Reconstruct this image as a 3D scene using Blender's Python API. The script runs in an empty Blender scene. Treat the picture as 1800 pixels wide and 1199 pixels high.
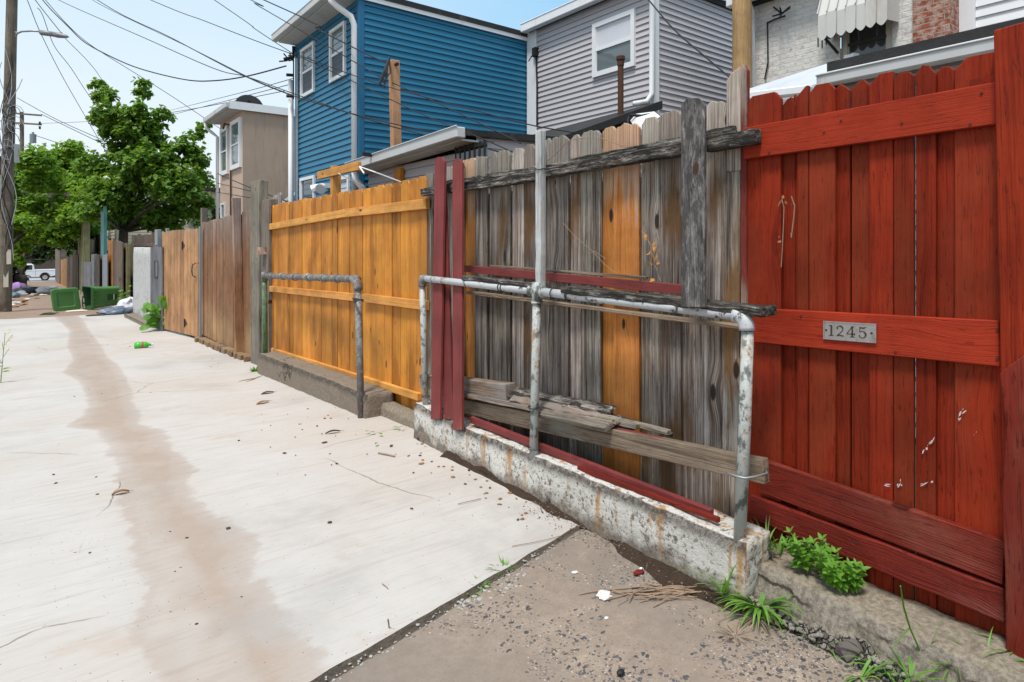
import bpy, bmesh, math, random
from mathutils import Vector, Matrix, noise
C = bpy.context.scene
col = C.collection
rnd = random.Random(7)
R = math.radians
# ------------------------------------------------------------------ camera model (photo is 1800 x 1199, camera level, lens shifted)
F, HX, HY, H = 1100.0, 900.0, 430.0, 1.40
YAW = math.atan(845/1100)
cs, sn = math.cos(YAW), math.sin(YAW)
CAM = Vector((0, 0, H))
def ray(px, py):
    u = (px-HX)/F
    return Vector((u*cs+sn, -u*sn+cs, (HY-py)/F))
def onX(px, py, X):
    r = ray(px, py); return CAM + r*(X/r.x)
def onY(px, py, Y):
    r = ray(px, py); return CAM + r*(Y/r.y)
def onZ(px, py, Z):
    r = ray(px, py); return CAM + r*((Z-H)/r.z)
def atT(px, py, t): return CAM + ray(px, py)*t
ZG = [(-60,.0),(3,0),(4,-.01),(5,-.05),(8,-.19),(9,-.23),(12.6,-.36),(15.6,-.46),(22,-.66),(88,-2.7),(120,-2.9),(400,-4.0)]
def zg(Y):
    for (a, za), (b, zb) in zip(ZG, ZG[1:]):
        if Y <= b: return za+(zb-za)*max(0,(Y-a))/(b-a)
    return ZG[-1][1]
def onG(px, py, dz=0.0):
    z = 0.0
    for _ in range(40):
        p = onZ(px, py, z+dz); z = zg(p.y)
    return Vector((p.x, p.y, z+dz))

# ------------------------------------------------------------------ object helpers
ORG = {}
def tag(o, label=None, cat=None, group=None, kind=None):
    if label: o['label'] = label
    if cat: o['category'] = cat
    if group: o['group'] = group
    if kind: o['kind'] = kind
    return o
def thing(name, label, cat, loc, group=None):
    o = bpy.data.objects.new(name, None); col.objects.link(o)
    o.location = loc; o.empty_display_size = .1
    ORG[o.name] = Vector(loc)
    return tag(o, label, cat, group)
class MB:
    def __init__(s): s.v=[]; s.f=[]; s.g=[]; s.c=[]; s.m=[]; s.mi=0
    def rc(s): return (rnd.random(), rnd.random(), rnd.random(), 1)
    def add(s, vs, fs, gs=None, c=None):
        n = len(s.v); c = c or s.rc()
        s.v += [Vector(v) for v in vs]
        s.g += list(gs) if gs else [tuple(v) for v in vs]
        s.c += [c]*len(vs)
        s.f += [[i+n for i in f] for f in fs]
        s.m += [s.mi]*len(fs)
        return s
    def box(s, c, a, b, d, c_=None, seg=1, jit=0.0):
        """box centred c; half-axes a (grain), b, d"""
        c, a, b, d = Vector(c), Vector(a), Vector(b), Vector(d)
        la, lb, ld = a.length, b.length, d.length
        vs=[]; gs=[]
        for i in range(seg+1):
            k = -1+2*i/seg
            for (p, q) in ((-1,-1),(1,-1),(1,1),(-1,1)):
                j = lambda: (rnd.uniform(-jit, jit) if jit else 0)
                vs.append(c+a*k+b*p*(1+j()/max(lb,.001))+d*q*(1+j()/max(ld,.001))+(a.normalized()*j()*2 if i in (0,seg) else Vector()))
                gs.append((la*(k+1), lb*p, ld*q))
        fs=[[0,1,2,3],[4*seg+3,4*seg+2,4*seg+1,4*seg]]
        for i in range(seg):
            o=4*i
            for k in range(4):
                k2=(k+1)%4
                fs.append([o+k, o+4+k, o+4+k2, o+k2])
        return s.add(vs, fs, gs, c_)
    def cube(s, x0,x1,y0,y1,z0,z1, grain='z', c_=None, jit=0, seg=1):
        c=((x0+x1)/2,(y0+y1)/2,(z0+z1)/2); X=Vector((abs(x1-x0)/2,0,0)); Y=Vector((0,abs(y1-y0)/2,0)); Z=Vector((0,0,abs(z1-z0)/2))
        ax={'x':(X,Y,Z),'y':(Y,X,Z),'z':(Z,Y,X)}[grain]
        return s.box(c,*ax,c_,seg,jit)
    def beam(s, p0, p1, w, h, up=(0,0,1), c_=None, seg=1, jit=0.0):
        p0,p1=Vector(p0),Vector(p1); a=(p1-p0)/2; up=Vector(up)
        side=a.cross(up).normalized(); u=side.cross(a).normalized()
        return s.box((p0+p1)/2, a, u*h/2, side*w/2, c_, seg, jit)
    def prism(s, outline, org, ac, al, th, c_=None):
        """outline [(across, along)] -> extruded plate th along ac x al ; gc=(along,across,depth)"""
        org,ac,al=Vector(org),Vector(ac).normalized(),Vector(al).normalized(); n=ac.cross(al).normalized()
        k=len(outline); vs=[]; gs=[]
        for t in (0,th):
            for (x,z) in outline:
                vs.append(org+ac*x+al*z+n*t); gs.append((z,x,t))
        fs=[list(range(k))[::-1], list(range(k,2*k))]
        for i in range(k):
            j=(i+1)%k; fs.append([i,j,k+j,k+i])
        return s.add(vs, fs, gs, c_)
    def tube(s, pts, r, seg=8, c_=None, cap=True):
        pts=[Vector(p) for p in pts]; n=len(pts)
        rs=r if isinstance(r,(list,tuple)) else [r]*n
        vs=[];gs=[];fs=[]; L=0; prev=None
        for i,p in enumerate(pts):
            d=(pts[min(i+1,n-1)]-pts[max(i-1,0)]).normalized()
            if prev is None:
                t=Vector((0,0,1)) if abs(d.z)<.9 else Vector((1,0,0))
                u=d.cross(t).normalized()
            else:
                u=(prev-d*prev.dot(d)).normalized()
            prev=u; w=d.cross(u)
            if i: L+=(p-pts[i-1]).length
            for k in range(seg):
                a=2*math.pi*k/seg
                vs.append(p+(u*math.cos(a)+w*math.sin(a))*rs[i]); gs.append((L, math.cos(a)*rs[i], math.sin(a)*rs[i]))
        for i in range(n-1):
            for k in range(seg):
                k2=(k+1)%seg; fs.append([i*seg+k,i*seg+k2,(i+1)*seg+k2,(i+1)*seg+k])
        if cap: fs+= [list(range(seg))[::-1], [(n-1)*seg+k for k in range(seg)]]
        return s.add(vs,fs,gs,c_)
    def quad(s, a,b,c,d, c_=None): return s.add([a,b,c,d],[[0,1,2,3]],None,c_)
    def build(s, name, mat, parent=None, smooth=False, bevel=0.0, doubles=False, recalc=True, org=None):
        me=bpy.data.meshes.new(name)
        if parent is not None: o0=ORG[parent.name]
        elif org is not None: o0=Vector(org)
        else:
            lo=Vector([min(v[i] for v in s.v) for i in range(3)]); hi=Vector([max(v[i] for v in s.v) for i in range(3)])
            o0=Vector(((lo.x+hi.x)/2,(lo.y+hi.y)/2,lo.z))
        me.from_pydata([v-o0 for v in s.v],[],s.f)
        a=me.attributes.new('gc','FLOAT_VECTOR','POINT'); a.data.foreach_set('vector',[x for g in s.g for x in g])
        a=me.attributes.new('rc','FLOAT_COLOR','POINT'); a.data.foreach_set('color',[x for g in s.c for x in g])
        mats=mat if isinstance(mat,(list,tuple)) else [mat]
        for m in mats: me.materials.append(m)
        if len(mats)>1: me.polygons.foreach_set('material_index', s.m)
        if doubles or recalc:
            bm=bmesh.new(); bm.from_mesh(me)
            if doubles: bmesh.ops.remove_doubles(bm, verts=bm.verts, dist=1e-4)
            if recalc: bmesh.ops.recalc_face_normals(bm, faces=bm.faces)
            bm.to_mesh(me); bm.free()
        if smooth: me.polygons.foreach_set('use_smooth',[True]*len(me.polygons))
        me.update()
        o=bpy.data.objects.new(name, me); col.objects.link(o)
        if parent is not None: o.parent=parent
        else: o.location=o0
        ORG[o.name]=o0
        if bevel:
            b=o.modifiers.new('bevel','BEVEL'); b.width=bevel; b.segments=1; b.limit_method='ANGLE'; b.angle_limit=R(40)
        return o

# ------------------------------------------------------------------ node helpers
class MT:
    def __init__(s, name, rough=.7, spec=.3, metal=0.0):
        s.m=bpy.data.materials.new(name); s.m.use_nodes=True; s.nt=s.m.node_tree
        s.b=s.nt.nodes['Principled BSDF']; s.out=s.nt.nodes['Material Output']
        s.b.inputs['Roughness'].default_value=rough; s.b.inputs['Specular IOR Level'].default_value=spec; s.b.inputs['Metallic'].default_value=metal
    def set(s, sock, v):
        if isinstance(v, bpy.types.NodeSocket): s.nt.links.new(v, sock)
        elif v is not None:
            if sock.type=='RGBA' and len(v)==3: v=(*v,1)
            sock.default_value=v
    def node(s, t, ins=None, **pr):
        n=s.nt.nodes.new(t)
        for k,v in pr.items(): setattr(n,k,v)
        for k,v in (ins or {}).items(): s.set(n.inputs[k], v)
        return n
    def attr(s, name, what='Vector'): return s.node('ShaderNodeAttribute', attribute_name=name).outputs[what]
    def obj(s): return s.node('ShaderNodeTexCoord').outputs['Object']
    def map(s, vec, scale=(1,1,1), loc=(0,0,0), rot=(0,0,0)):
        return s.node('ShaderNodeMapping', {'Vector':vec,'Scale':scale,'Location':loc,'Rotation':rot}).outputs[0]
    def noise(s, vec, scale=5, detail=4, rough=.55, dist=0.0):
        return s.node('ShaderNodeTexNoise', {'Vector':vec,'Scale':scale,'Detail':detail,'Roughness':rough,'Distortion':dist}).outputs['Fac']
    def vor(s, vec, scale=5, feature='F1', out='Distance', rnd_=1.0, dim='3D'):
        return s.node('ShaderNodeTexVoronoi', {'Vector':vec,'Scale':scale,'Randomness':rnd_}, voronoi_dimensions=dim, feature=feature).outputs[out]
    def ramp(s, fac, stops, interp='LINEAR'):
        n=s.node('ShaderNodeValToRGB', {'Fac':fac}); e=n.color_ramp; e.interpolation=interp
        while len(e.elements)<len(stops): e.elements.new(.5)
        for el,(p,c) in zip(e.elements, stops):
            el.position=p; el.color=(*c,1) if len(c)==3 else c
        return n.outputs['Color']
    def mix(s, fac, a, b, mode='MIX'):
        n=s.node('ShaderNodeMix', data_type='RGBA', blend_type=mode, clamp_factor=True)
        s.set(n.inputs[0],fac); s.set(n.inputs[6],a); s.set(n.inputs[7],b); return n.outputs[2]
    def math(s, op, a, b=None, clamp=False):
        n=s.node('ShaderNodeMath', operation=op, use_clamp=clamp); s.set(n.inputs[0],a)
        if b is not None: s.set(n.inputs[1],b)
        return n.outputs[0]
    def rng(s, v, a, b, c=0.0, d=1.0, smooth=True):
        n=s.node('ShaderNodeMapRange', interpolation_type='SMOOTHSTEP' if smooth else 'LINEAR')
        for i,x in enumerate((v,a,b,c,d)): s.set(n.inputs[i],x)
        return n.outputs[0]
    def sep(s, v):
        n=s.node('ShaderNodeSeparateXYZ', {'Vector':v}); return n.outputs
    def comb(s, x,y,z): return s.node('ShaderNodeCombineXYZ', {'X':x,'Y':y,'Z':z}).outputs[0]
    def vadd(s, a, b):
        n=s.node('ShaderNodeVectorMath', operation='ADD'); s.set(n.inputs[0],a); s.set(n.inputs[1],b); return n.outputs[0]
    def bump(s, h, strength=.4, dist=.01):
        n=s.node('ShaderNodeBump', {'Height':h,'Strength':strength,'Distance':dist}); s.set(s.b.inputs['Normal'], n.outputs[0])
    def col(s, c): s.set(s.b.inputs['Base Color'], c)
    def ro(s, r): s.set(s.b.inputs['Roughness'], r)

def wood(name, stops, grain=1.0, knots=(.05,.02,.01), knot_amt=1.0, var=.35, rough=.75, bump=.35, blotch=None, low=None, high=None, lowz=(.2,.7), highz=(1.3,1.9), patch=None, spec=.25, crack=0.0, kscale=2.2, contrast=1.9, fleck=.6):
    """stops: colour ramp along the grain noise. gc=(along,across,depth) metres, rc random per board."""
    m=MT(name, rough, spec); gc=m.attr('gc'); rc=m.attr('rc','Color')
    off=m.node('ShaderNodeVectorMath', operation='MULTIPLY'); m.set(off.inputs[0], rc); off.inputs[1].default_value=(37,53,29)
    v=m.vadd(gc, off.outputs[0])
    warp=m.noise(m.map(v,(1.1,3,3)), 1.6, 2)
    sx=m.sep(v)
    # knots
    kv=m.map(v,(1.0,2.6,1.0))
    kd=m.vor(kv, kscale, dim='2D'); kc=m.sep(m.vor(kv, kscale, out='Color', dim='2D'))
    ksz=m.math('MULTIPLY',m.rng(kc[0],.45,.95,0,1),.085)
    kn=m.rng(m.math('SUBTRACT',kd,ksz), .0, -.03, 0, 1)
    kin=m.rng(kd,.015,.03)
    kring=m.rng(kd, .0, .30, 1, 0)
    ac=m.math('ADD', sx[1], m.math('MULTIPLY', m.math('SUBTRACT', warp, .5), .018))
    ac=m.math('ADD', ac, m.math('MULTIPLY', m.math('MULTIPLY',kring,m.rng(kc[0],.4,.7)), .028))
    gv=m.comb(m.math('MULTIPLY',sx[0],.55), m.math('MULTIPLY',ac,17*grain), m.math('MULTIPLY',sx[2],17*grain))
    n1=m.noise(gv, 1.7, 8, .72)
    gv2=m.comb(m.math('MULTIPLY',sx[0],3.0), m.math('MULTIPLY',ac,190*grain), m.math('MULTIPLY',sx[2],150*grain))
    n2=m.noise(gv2, 1.0, 3, .6)
    n3=m.noise(m.map(v,(1.0,4,4)), 1.3, 4)
    t=m.math('ADD', m.math('MULTIPLY',n1,.6), m.math('MULTIPLY',n2,.4))
    t=m.math('ADD', m.math('MULTIPLY', m.math('SUBTRACT',t,.5), contrast), .5)
    c=m.ramp(t, stops)
    r3=m.sep(rc)
    if patch:
        c=m.mix(m.rng(m.math('ADD',n3,m.math('MULTIPLY',m.math('SUBTRACT',r3[2],.5),.25)), .53,.68), c, m.mix(n2, [x*.55 for x in patch], patch))
    if blotch:
        nb=m.noise(m.comb(m.math('MULTIPLY',sx[0],9.0),m.math('MULTIPLY',sx[1],34.0),m.math('MULTIPLY',sx[2],34.0)),1.0,8,.75)
        c=m.mix(m.rng(nb,.47,.56,0,.92),c,blotch[0]); c=m.mix(m.rng(nb,.44,.36,0,.8),c,blotch[1])
    nf=m.noise(m.comb(m.math('MULTIPLY',sx[0],14.0),m.math('MULTIPLY',ac,120*grain),m.math('MULTIPLY',sx[2],90.0)),1.0,4,.7)
    c=m.mix(m.rng(nf,.56,.70,0,.5*fleck),c,[0.0,0.0,0.0])
    gz=m.sep(gc)[0]
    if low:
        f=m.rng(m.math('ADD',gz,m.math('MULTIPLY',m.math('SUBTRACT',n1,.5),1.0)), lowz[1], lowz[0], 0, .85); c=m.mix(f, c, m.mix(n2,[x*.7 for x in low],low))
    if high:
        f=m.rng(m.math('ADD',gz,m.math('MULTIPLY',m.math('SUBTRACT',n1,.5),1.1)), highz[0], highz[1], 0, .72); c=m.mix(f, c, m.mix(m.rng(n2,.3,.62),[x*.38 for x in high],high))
    mo=m.noise(m.map(m.obj(),(1,1,1)),2.3,6,.62); c=m.mix(1.0,c,m.mix(m.rng(mo,.3,.7),(.70,.70,.70),(1.12,1.12,1.12)),'MULTIPLY')
    br=m.math('ADD', 1-var/2, m.math('MULTIPLY', r3[0], var))
    c=m.mix(1.0, c, m.comb(br,m.math('MULTIPLY',br,m.math('ADD',.96,m.math('MULTIPLY',r3[1],.08))),br), 'MULTIPLY')
    if knot_amt: c=m.mix(m.math('MULTIPLY',kn,knot_amt), c, knots)
    if crack:
        ck=m.noise(m.comb(m.math('MULTIPLY',sx[0],.8), m.math('MULTIPLY',ac,60), m.math('MULTIPLY',sx[2],40)), 1.0, 2, .5)
        cf=m.rng(ck, .69,.74,0,crack); c=m.mix(cf, c, (.012,.010,.009))
        h=m.math('SUBTRACT', m.math('ADD',n2,m.math('MULTIPLY',n1,.7)), m.math('MULTIPLY',cf,1.2))
    else:
        h=m.math('ADD', n2, m.math('MULTIPLY',n1,.7))
    m.col(c); m.bump(m.math('SUBTRACT',h,m.math('MULTIPLY',m.rng(nf,.56,.70),.8)), bump, .006)
    return m

def plain(name, c, rough=.6, metal=0.0, var=.12, scale=6, bump=0.0, spec=.4, dirt=None, dirt_t=(.55,.75)):
    m=MT(name, rough, spec, metal); o=m.obj(); n=m.noise(o, scale, 5, .6)
    cc=m.mix(n, [x*(1-var) for x in c], [min(1,x*(1+var)) for x in c])
    if dirt: cc=m.mix(m.rng(m.noise(m.map(o,(1,1,.35)), scale*.5, 6, .65), *dirt_t), cc, dirt)
    m.col(cc)
    if bump: m.bump(m.noise(o, scale*6, 4), bump, .01)
    return m
# ------------------------------------------------------------------ materials
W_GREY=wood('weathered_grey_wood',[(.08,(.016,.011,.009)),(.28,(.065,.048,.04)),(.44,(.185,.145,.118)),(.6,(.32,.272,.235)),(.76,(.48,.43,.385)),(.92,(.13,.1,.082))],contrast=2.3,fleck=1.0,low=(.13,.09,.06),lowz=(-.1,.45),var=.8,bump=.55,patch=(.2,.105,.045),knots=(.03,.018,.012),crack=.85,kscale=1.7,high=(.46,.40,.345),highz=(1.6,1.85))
W_BATTEN=wood('dark_grey_batten',[(.1,(.02,.018,.017)),(.35,(.085,.075,.072)),(.6,(.17,.155,.15)),(.85,(.27,.25,.24))],contrast=2.2,fleck=1.0,var=.1,bump=.7,crack=.7,blotch=((.05,.045,.042),(.3,.28,.26)))
W_OLD=wood('rotten_black_wood',[(.28,(.012,.011,.01)),(.45,(.05,.044,.04)),(.55,(.13,.115,.1)),(.68,(.27,.245,.215)),(.85,(.1,.085,.07))],var=.4,bump=1.0,crack=.95,blotch=((.025,.021,.018),(.4,.37,.33)),rough=.9,knot_amt=.6,fleck=1.0)
W_PLANK=wood('grey_brown_plank',[(.25,(.05,.035,.026)),(.45,(.17,.12,.085)),(.58,(.28,.21,.155)),(.75,(.2,.145,.105))],var=.45,bump=.6,crack=.6,patch=(.34,.31,.27),kscale=1.4)
W_ORANGE=wood('orange_stained_pine',[(.08,(.26,.075,.008)),(.24,(.42,.145,.016)),(.45,(.52,.195,.024)),(.62,(.6,.25,.036)),(.82,(.4,.135,.014))],contrast=1.9,fleck=.4,patch=(.47,.165,.018),var=.34,bump=.2,knots=(.12,.032,.006),knot_amt=.95,rough=.6,kscale=2.0)
W_ORANGE_R=wood('orange_rail_pine',[(.25,(.46,.17,.03)),(.45,(.6,.27,.06)),(.6,(.68,.34,.09)),(.78,(.55,.22,.04))],var=.2,bump=.25,knots=(.16,.05,.012),rough=.65)
W_AMBER=wood('amber_board',[(.15,(.2,.06,.01)),(.45,(.44,.155,.03)),(.62,(.54,.22,.055)),(.75,(.4,.13,.02))],var=.3,bump=.25,knots=(.06,.02,.008),high=(.52,.38,.27),highz=(1.58,1.72),kscale=1.9)
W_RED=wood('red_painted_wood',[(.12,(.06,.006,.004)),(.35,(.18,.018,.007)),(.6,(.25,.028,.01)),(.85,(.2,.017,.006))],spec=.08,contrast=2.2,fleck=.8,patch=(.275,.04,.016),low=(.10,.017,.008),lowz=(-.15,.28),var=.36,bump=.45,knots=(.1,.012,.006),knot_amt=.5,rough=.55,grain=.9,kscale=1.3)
W_RED_RAIL=wood('bright_red_board',[(.2,(.22,.02,.008)),(.5,(.33,.034,.014)),(.8,(.28,.027,.011))],fleck=.5,spec=.1,var=.12,bump=.4,knots=(.14,.014,.007),knot_amt=.6,rough=.5,kscale=1.3)
W_RED_WORN=wood('worn_red_board',[(.25,(.09,.01,.007)),(.5,(.19,.022,.012)),(.8,(.14,.015,.01))],var=.2,bump=.8,knots=(.06,.009,.006),rough=.5,patch=(.27,.06,.04),crack=.5,spec=.15)
W_MAROON=wood('maroon_painted_wood',[(.25,(.13,.024,.022)),(.5,(.19,.037,.034)),(.8,(.16,.03,.028))],var=.2,bump=.3,knots=(.06,.014,.012),knot_amt=.5,rough=.65,low=(.3,.2,.14),lowz=(-.2,.0))
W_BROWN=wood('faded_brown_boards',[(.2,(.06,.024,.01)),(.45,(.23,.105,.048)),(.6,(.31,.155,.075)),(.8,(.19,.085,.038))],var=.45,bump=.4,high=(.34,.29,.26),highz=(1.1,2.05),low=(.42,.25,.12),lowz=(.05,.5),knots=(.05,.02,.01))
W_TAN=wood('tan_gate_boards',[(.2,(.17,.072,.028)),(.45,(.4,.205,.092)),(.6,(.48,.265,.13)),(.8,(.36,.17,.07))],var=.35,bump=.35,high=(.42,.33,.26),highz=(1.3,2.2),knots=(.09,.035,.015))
W_POST=wood('grey_post_wood',[(.25,(.06,.047,.038)),(.45,(.17,.14,.115)),(.6,(.26,.22,.18)),(.8,(.14,.11,.09))],var=.35,bump=.7,crack=.8)
W_NEW=wood('new_lumber',[(.25,(.42,.2,.09)),(.5,(.58,.32,.17)),(.8,(.5,.25,.12))],var=.1,bump=.2,knots=(.2,.08,.035))
W_POLE=wood('utility_pole_wood',[(.25,(.07,.052,.04)),(.45,(.17,.135,.105)),(.6,(.25,.205,.165)),(.8,(.13,.1,.08))],var=.1,bump=.9,crack=.9,rough=.85,knot_amt=.5)
W_TANPOLE=wood('tan_pole_wood',[(.25,(.25,.15,.06)),(.45,(.4,.26,.115)),(.6,(.46,.31,.15)),(.8,(.34,.21,.09))],var=.1,bump=.5,crack=.5,rough=.85,knot_amt=.4)
W_WHITEPOST=wood('whitewashed_wood',[(.25,(.2,.19,.18)),(.42,(.45,.44,.43)),(.55,(.6,.6,.6)),(.8,(.5,.49,.48))],var=.05,bump=.5,patch=(.3,.27,.24),crack=.5,knot_amt=.3)
W_FAR=wood('dark_far_boards',[(.25,(.05,.034,.026)),(.45,(.12,.082,.062)),(.6,(.17,.12,.092)),(.8,(.1,.068,.05))],var=.6,bump=.3)
W_FARGREY=wood('grey_far_boards',[(.25,(.08,.08,.085)),(.45,(.15,.15,.16)),(.6,(.2,.2,.21)),(.8,(.13,.13,.14))],var=.4,bump=.3,knot_amt=.2)
W_MOSS=wood('mossy_far_boards',[(.25,(.08,.07,.035)),(.45,(.17,.15,.075)),(.6,(.24,.215,.12)),(.8,(.14,.12,.06))],var=.4,bump=.3,knot_amt=.2)
W_BARK=wood('bark',[(.25,(.03,.022,.016)),(.5,(.09,.068,.05)),(.8,(.06,.045,.034))],var=.2,bump=1.0,knot_amt=0)

WHITE_TRIM=plain('white_trim',(.72,.72,.73),.45,var=.06,dirt=(.45,.44,.42),dirt_t=(.6,.8))
GUTTER=plain('dull_gutter',(.5,.5,.5),.45,var=.1,dirt=(.3,.29,.28),dirt_t=(.55,.75))
SOFFIT=plain('soffit',(.52,.52,.51),.6,var=.08,dirt=(.34,.32,.3))
BLACK=plain('black_plastic',(.012,.012,.013),.5)
ROOF=plain('tar_roof',(.022,.022,.023),.85,bump=.5,var=.35,dirt=(.07,.068,.065))
METAL=plain('grey_metal',(.3,.31,.32),.45,.5,var=.2,dirt=(.16,.09,.05))
DARKMETAL=plain('dark_metal',(.05,.048,.045),.5,.4,var=.3)
RUST=plain('rusty_iron',(.075,.032,.018),.85,.1,var=.5,scale=20,bump=.5,dirt=(.14,.06,.03))
WIREM=plain('cable_rubber',(.012,.012,.013),.6)
ROPE=plain('white_rope',(.7,.69,.66),.8)

def siding_mat(name, c, d):
    m=MT(name,.5,.35); o=m.obj(); n=m.noise(m.map(o,(.6,.6,6)),1.5,5,.6); f=m.noise(m.map(o,(3,3,60)),2,3)
    cc=m.mix(n,[x*.9 for x in c],[min(1,x*1.1) for x in c]); cc=m.mix(m.rng(m.noise(m.map(o,(2,2,.5)),1.3,6,.65),.52,.8,0,.55),cc,d)
    m.col(cc); m.bump(f,.06,.01); return m
SID_BLUE=siding_mat('blue_vinyl_siding',(.018,.148,.262),(.028,.14,.225))
BLUE_TRIM=plain('blue_corner_trim',(.012,.13,.255),.5,var=.06)
SID_GREY=siding_mat('grey_vinyl_siding',(.46,.43,.445),(.38,.355,.365))
SID_WHITE=siding_mat('white_vinyl_siding',(.68,.68,.7),(.6,.6,.62))
SID_CREAM=siding_mat('cream_siding',(.55,.5,.38),(.45,.42,.33))
def mk_glass(name, c):
    m=MT(name,.06,.8); o=m.obj(); m.col(m.mix(m.noise(o,1.2,3),[x*.6 for x in c],c)); m.bump(m.noise(o,2.2,2),.06,.05); return m.m
class _g: pass
GLASS=_g(); GLASS.m=mk_glass('window_glass',(.16,.19,.2))
GLASS_D=_g(); GLASS_D.m=mk_glass('dark_window_glass',(.05,.055,.06))
SCREEN=plain('insect_screen',(.085,.088,.095),.7,var=.25,scale=3)
BLIND=plain('window_blind',(.6,.6,.64),.5,var=.05)

def stucco():
    m=MT('tan_stucco',.9,.15); o=m.obj(); n=m.noise(o,2.2,8,.7); c=m.mix(n,(.33,.24,.18),(.45,.34,.265))
    s=m.noise(m.map(o,(3,3,.35)),2.0,6,.65); c=m.mix(m.rng(s,.48,.72,0,.75),c,(.22,.18,.15))
    m.col(c); m.bump(m.noise(o,55,5,.7),.5,.01); return m
STUCCO=stucco()
def stucco2():
    m=MT('pink_stucco',.9,.15); o=m.obj(); n=m.noise(o,3,8,.7); m.col(m.mix(n,(.47,.34,.27),(.56,.42,.34))); m.bump(m.noise(o,55,5,.7),.4,.01); return m
STUCCO_P=stucco2()

def brickmat(name, painted):
    m=MT(name,.9,.15); g=m.attr('gc')
    b=m.node('ShaderNodeTexBrick', {'Vector':g,'Scale':1.0,'Mortar Size':.007,'Mortar Smooth':.3,'Brick Width':.21,'Row Height':.067,'Color1':(.3,.09,.05,1),'Color2':(.2,.06,.04,1),'Mortar':(.34,.29,.25,1)})
    n=m.noise(g,3.2,8,.72); n2=m.noise(m.map(g,(1,1,1)),11,6,.7)
    white=m.mix(n2,(.54,.52,.49),(.74,.72,.69))
    t=(.34,.30) if painted else (.60,.50)
    c=m.mix(m.rng(m.math('ADD',m.math('MULTIPLY',n,.6),m.math('MULTIPLY',n2,.4)),t[1],t[0]+.12), b.outputs['Color'], white) if painted else m.mix(m.rng(n2,.42,.6,0,.8), b.outputs['Color'], (.45,.32,.27))
    c=m.mix(m.rng(n,.62,.78,0,.6),c,(.24,.22,.2)) if painted else c
    m.col(c); h=m.math('ADD',m.math('MULTIPLY',b.outputs['Fac'],-1.0),m.math('MULTIPLY',n2,1.2)); m.bump(h,.8,.02); return m
BRICK_W=brickmat('white_painted_brick',True); BRICK_R=brickmat('red_brick',False)
def brick_small():
    m=MT('brick_rubble',.9,.15); o=m.obj(); rc=m.sep(m.attr('rc','Color')); c=m.ramp(rc[0],[(0,(.33,.2,.09)),(.5,(.37,.25,.13)),(.8,(.26,.11,.06)),(1,(.16,.12,.1))])
    c=m.mix(m.noise(o,25,6,.7),c,(.12,.09,.07)); m.col(c); m.bump(m.noise(o,60,5),.7,.01); return m
BRICKS=brick_small()

# concrete
def conc_wall(name, white, base, dark, stain, wh=(.30,.46), topgrime=True):
    m=MT(name,.92,.15); g=m.attr('gc'); s=m.sep(g)  # gc = (along, rel height, across)
    o=m.obj(); n=m.noise(o,6,8,.7); n2=m.noise(o,38,8,.75); nb=m.noise(o,2.0,4)
    agg=m.vor(o,95,'F1','Color'); av=m.sep(agg)[0]
    c=m.mix(m.math('ADD',m.math('MULTIPLY',n2,.6),m.math('MULTIPLY',av,.4)), dark, base)
    if white:
        hz=m.math('ADD', s[1], m.math('MULTIPLY',m.math('SUBTRACT',n,.5),.9))
        pf=m.math('MULTIPLY', m.rng(hz,wh[0],wh[1]), m.rng(m.math('ADD',m.math('MULTIPLY',n2,.7),m.math('MULTIPLY',n,.3)),.425,.49))
        c=m.mix(pf,c,m.mix(n2,[x*.82 for x in white],white))
    if stain:
        st=m.noise(m.map(o,(7,7,.45)),2.2,4,.55); c=m.mix(m.math('MULTIPLY',m.rng(st,.54,.66),m.rng(s[1],.1,.75,0,.85)),c,stain)
    if topgrime:
        tg=m.rng(m.math('ADD',s[1],m.math('MULTIPLY',m.math('SUBTRACT',n,.5),.22)),  .76,.95)
        side=m.rng(s[2],.12,.05)
        c=m.mix(m.math('MULTIPLY',m.math('MULTIPLY',tg,side),m.rng(n2,.35,.55,.25,.95)),c,(.07,.055,.045))
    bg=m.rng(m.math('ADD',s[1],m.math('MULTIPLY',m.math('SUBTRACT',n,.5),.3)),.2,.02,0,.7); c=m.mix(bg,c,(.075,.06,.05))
    ck=m.vor(m.vadd(m.map(o,(1,1,.5)),m.node('ShaderNodeCombineXYZ',{'X':m.math('MULTIPLY',n,.25),'Y':m.math('MULTIPLY',n,.2),'Z':m.math('MULTIPLY',nb,.2)}).outputs[0]),2.1,'DISTANCE_TO_EDGE'); cf=m.math('MULTIPLY',m.rng(ck,.010,.002,0,.9),m.rng(nb,.5,.56))
    c=m.mix(cf,c,(.03,.026,.022)); m.col(c)
    m.bump(m.math('SUBTRACT',m.math('ADD',m.math('MULTIPLY',n2,1.0),m.math('MULTIPLY',n,1.2)),cf),.9,.02); return m
CONC_WHITE=conc_wall('peeling_white_concrete',(.72,.69,.64),(.33,.28,.235),(.10,.082,.066),(.45,.24,.08),wh=(.30,.58))
CONC_GREY=conc_wall('rough_grey_concrete',None,(.32,.262,.205),(.14,.112,.088),None)
CONC_CURB=conc_wall('worn_curb_concrete',None,(.40,.33,.25),(.12,.1,.08),None,topgrime=False)
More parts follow.
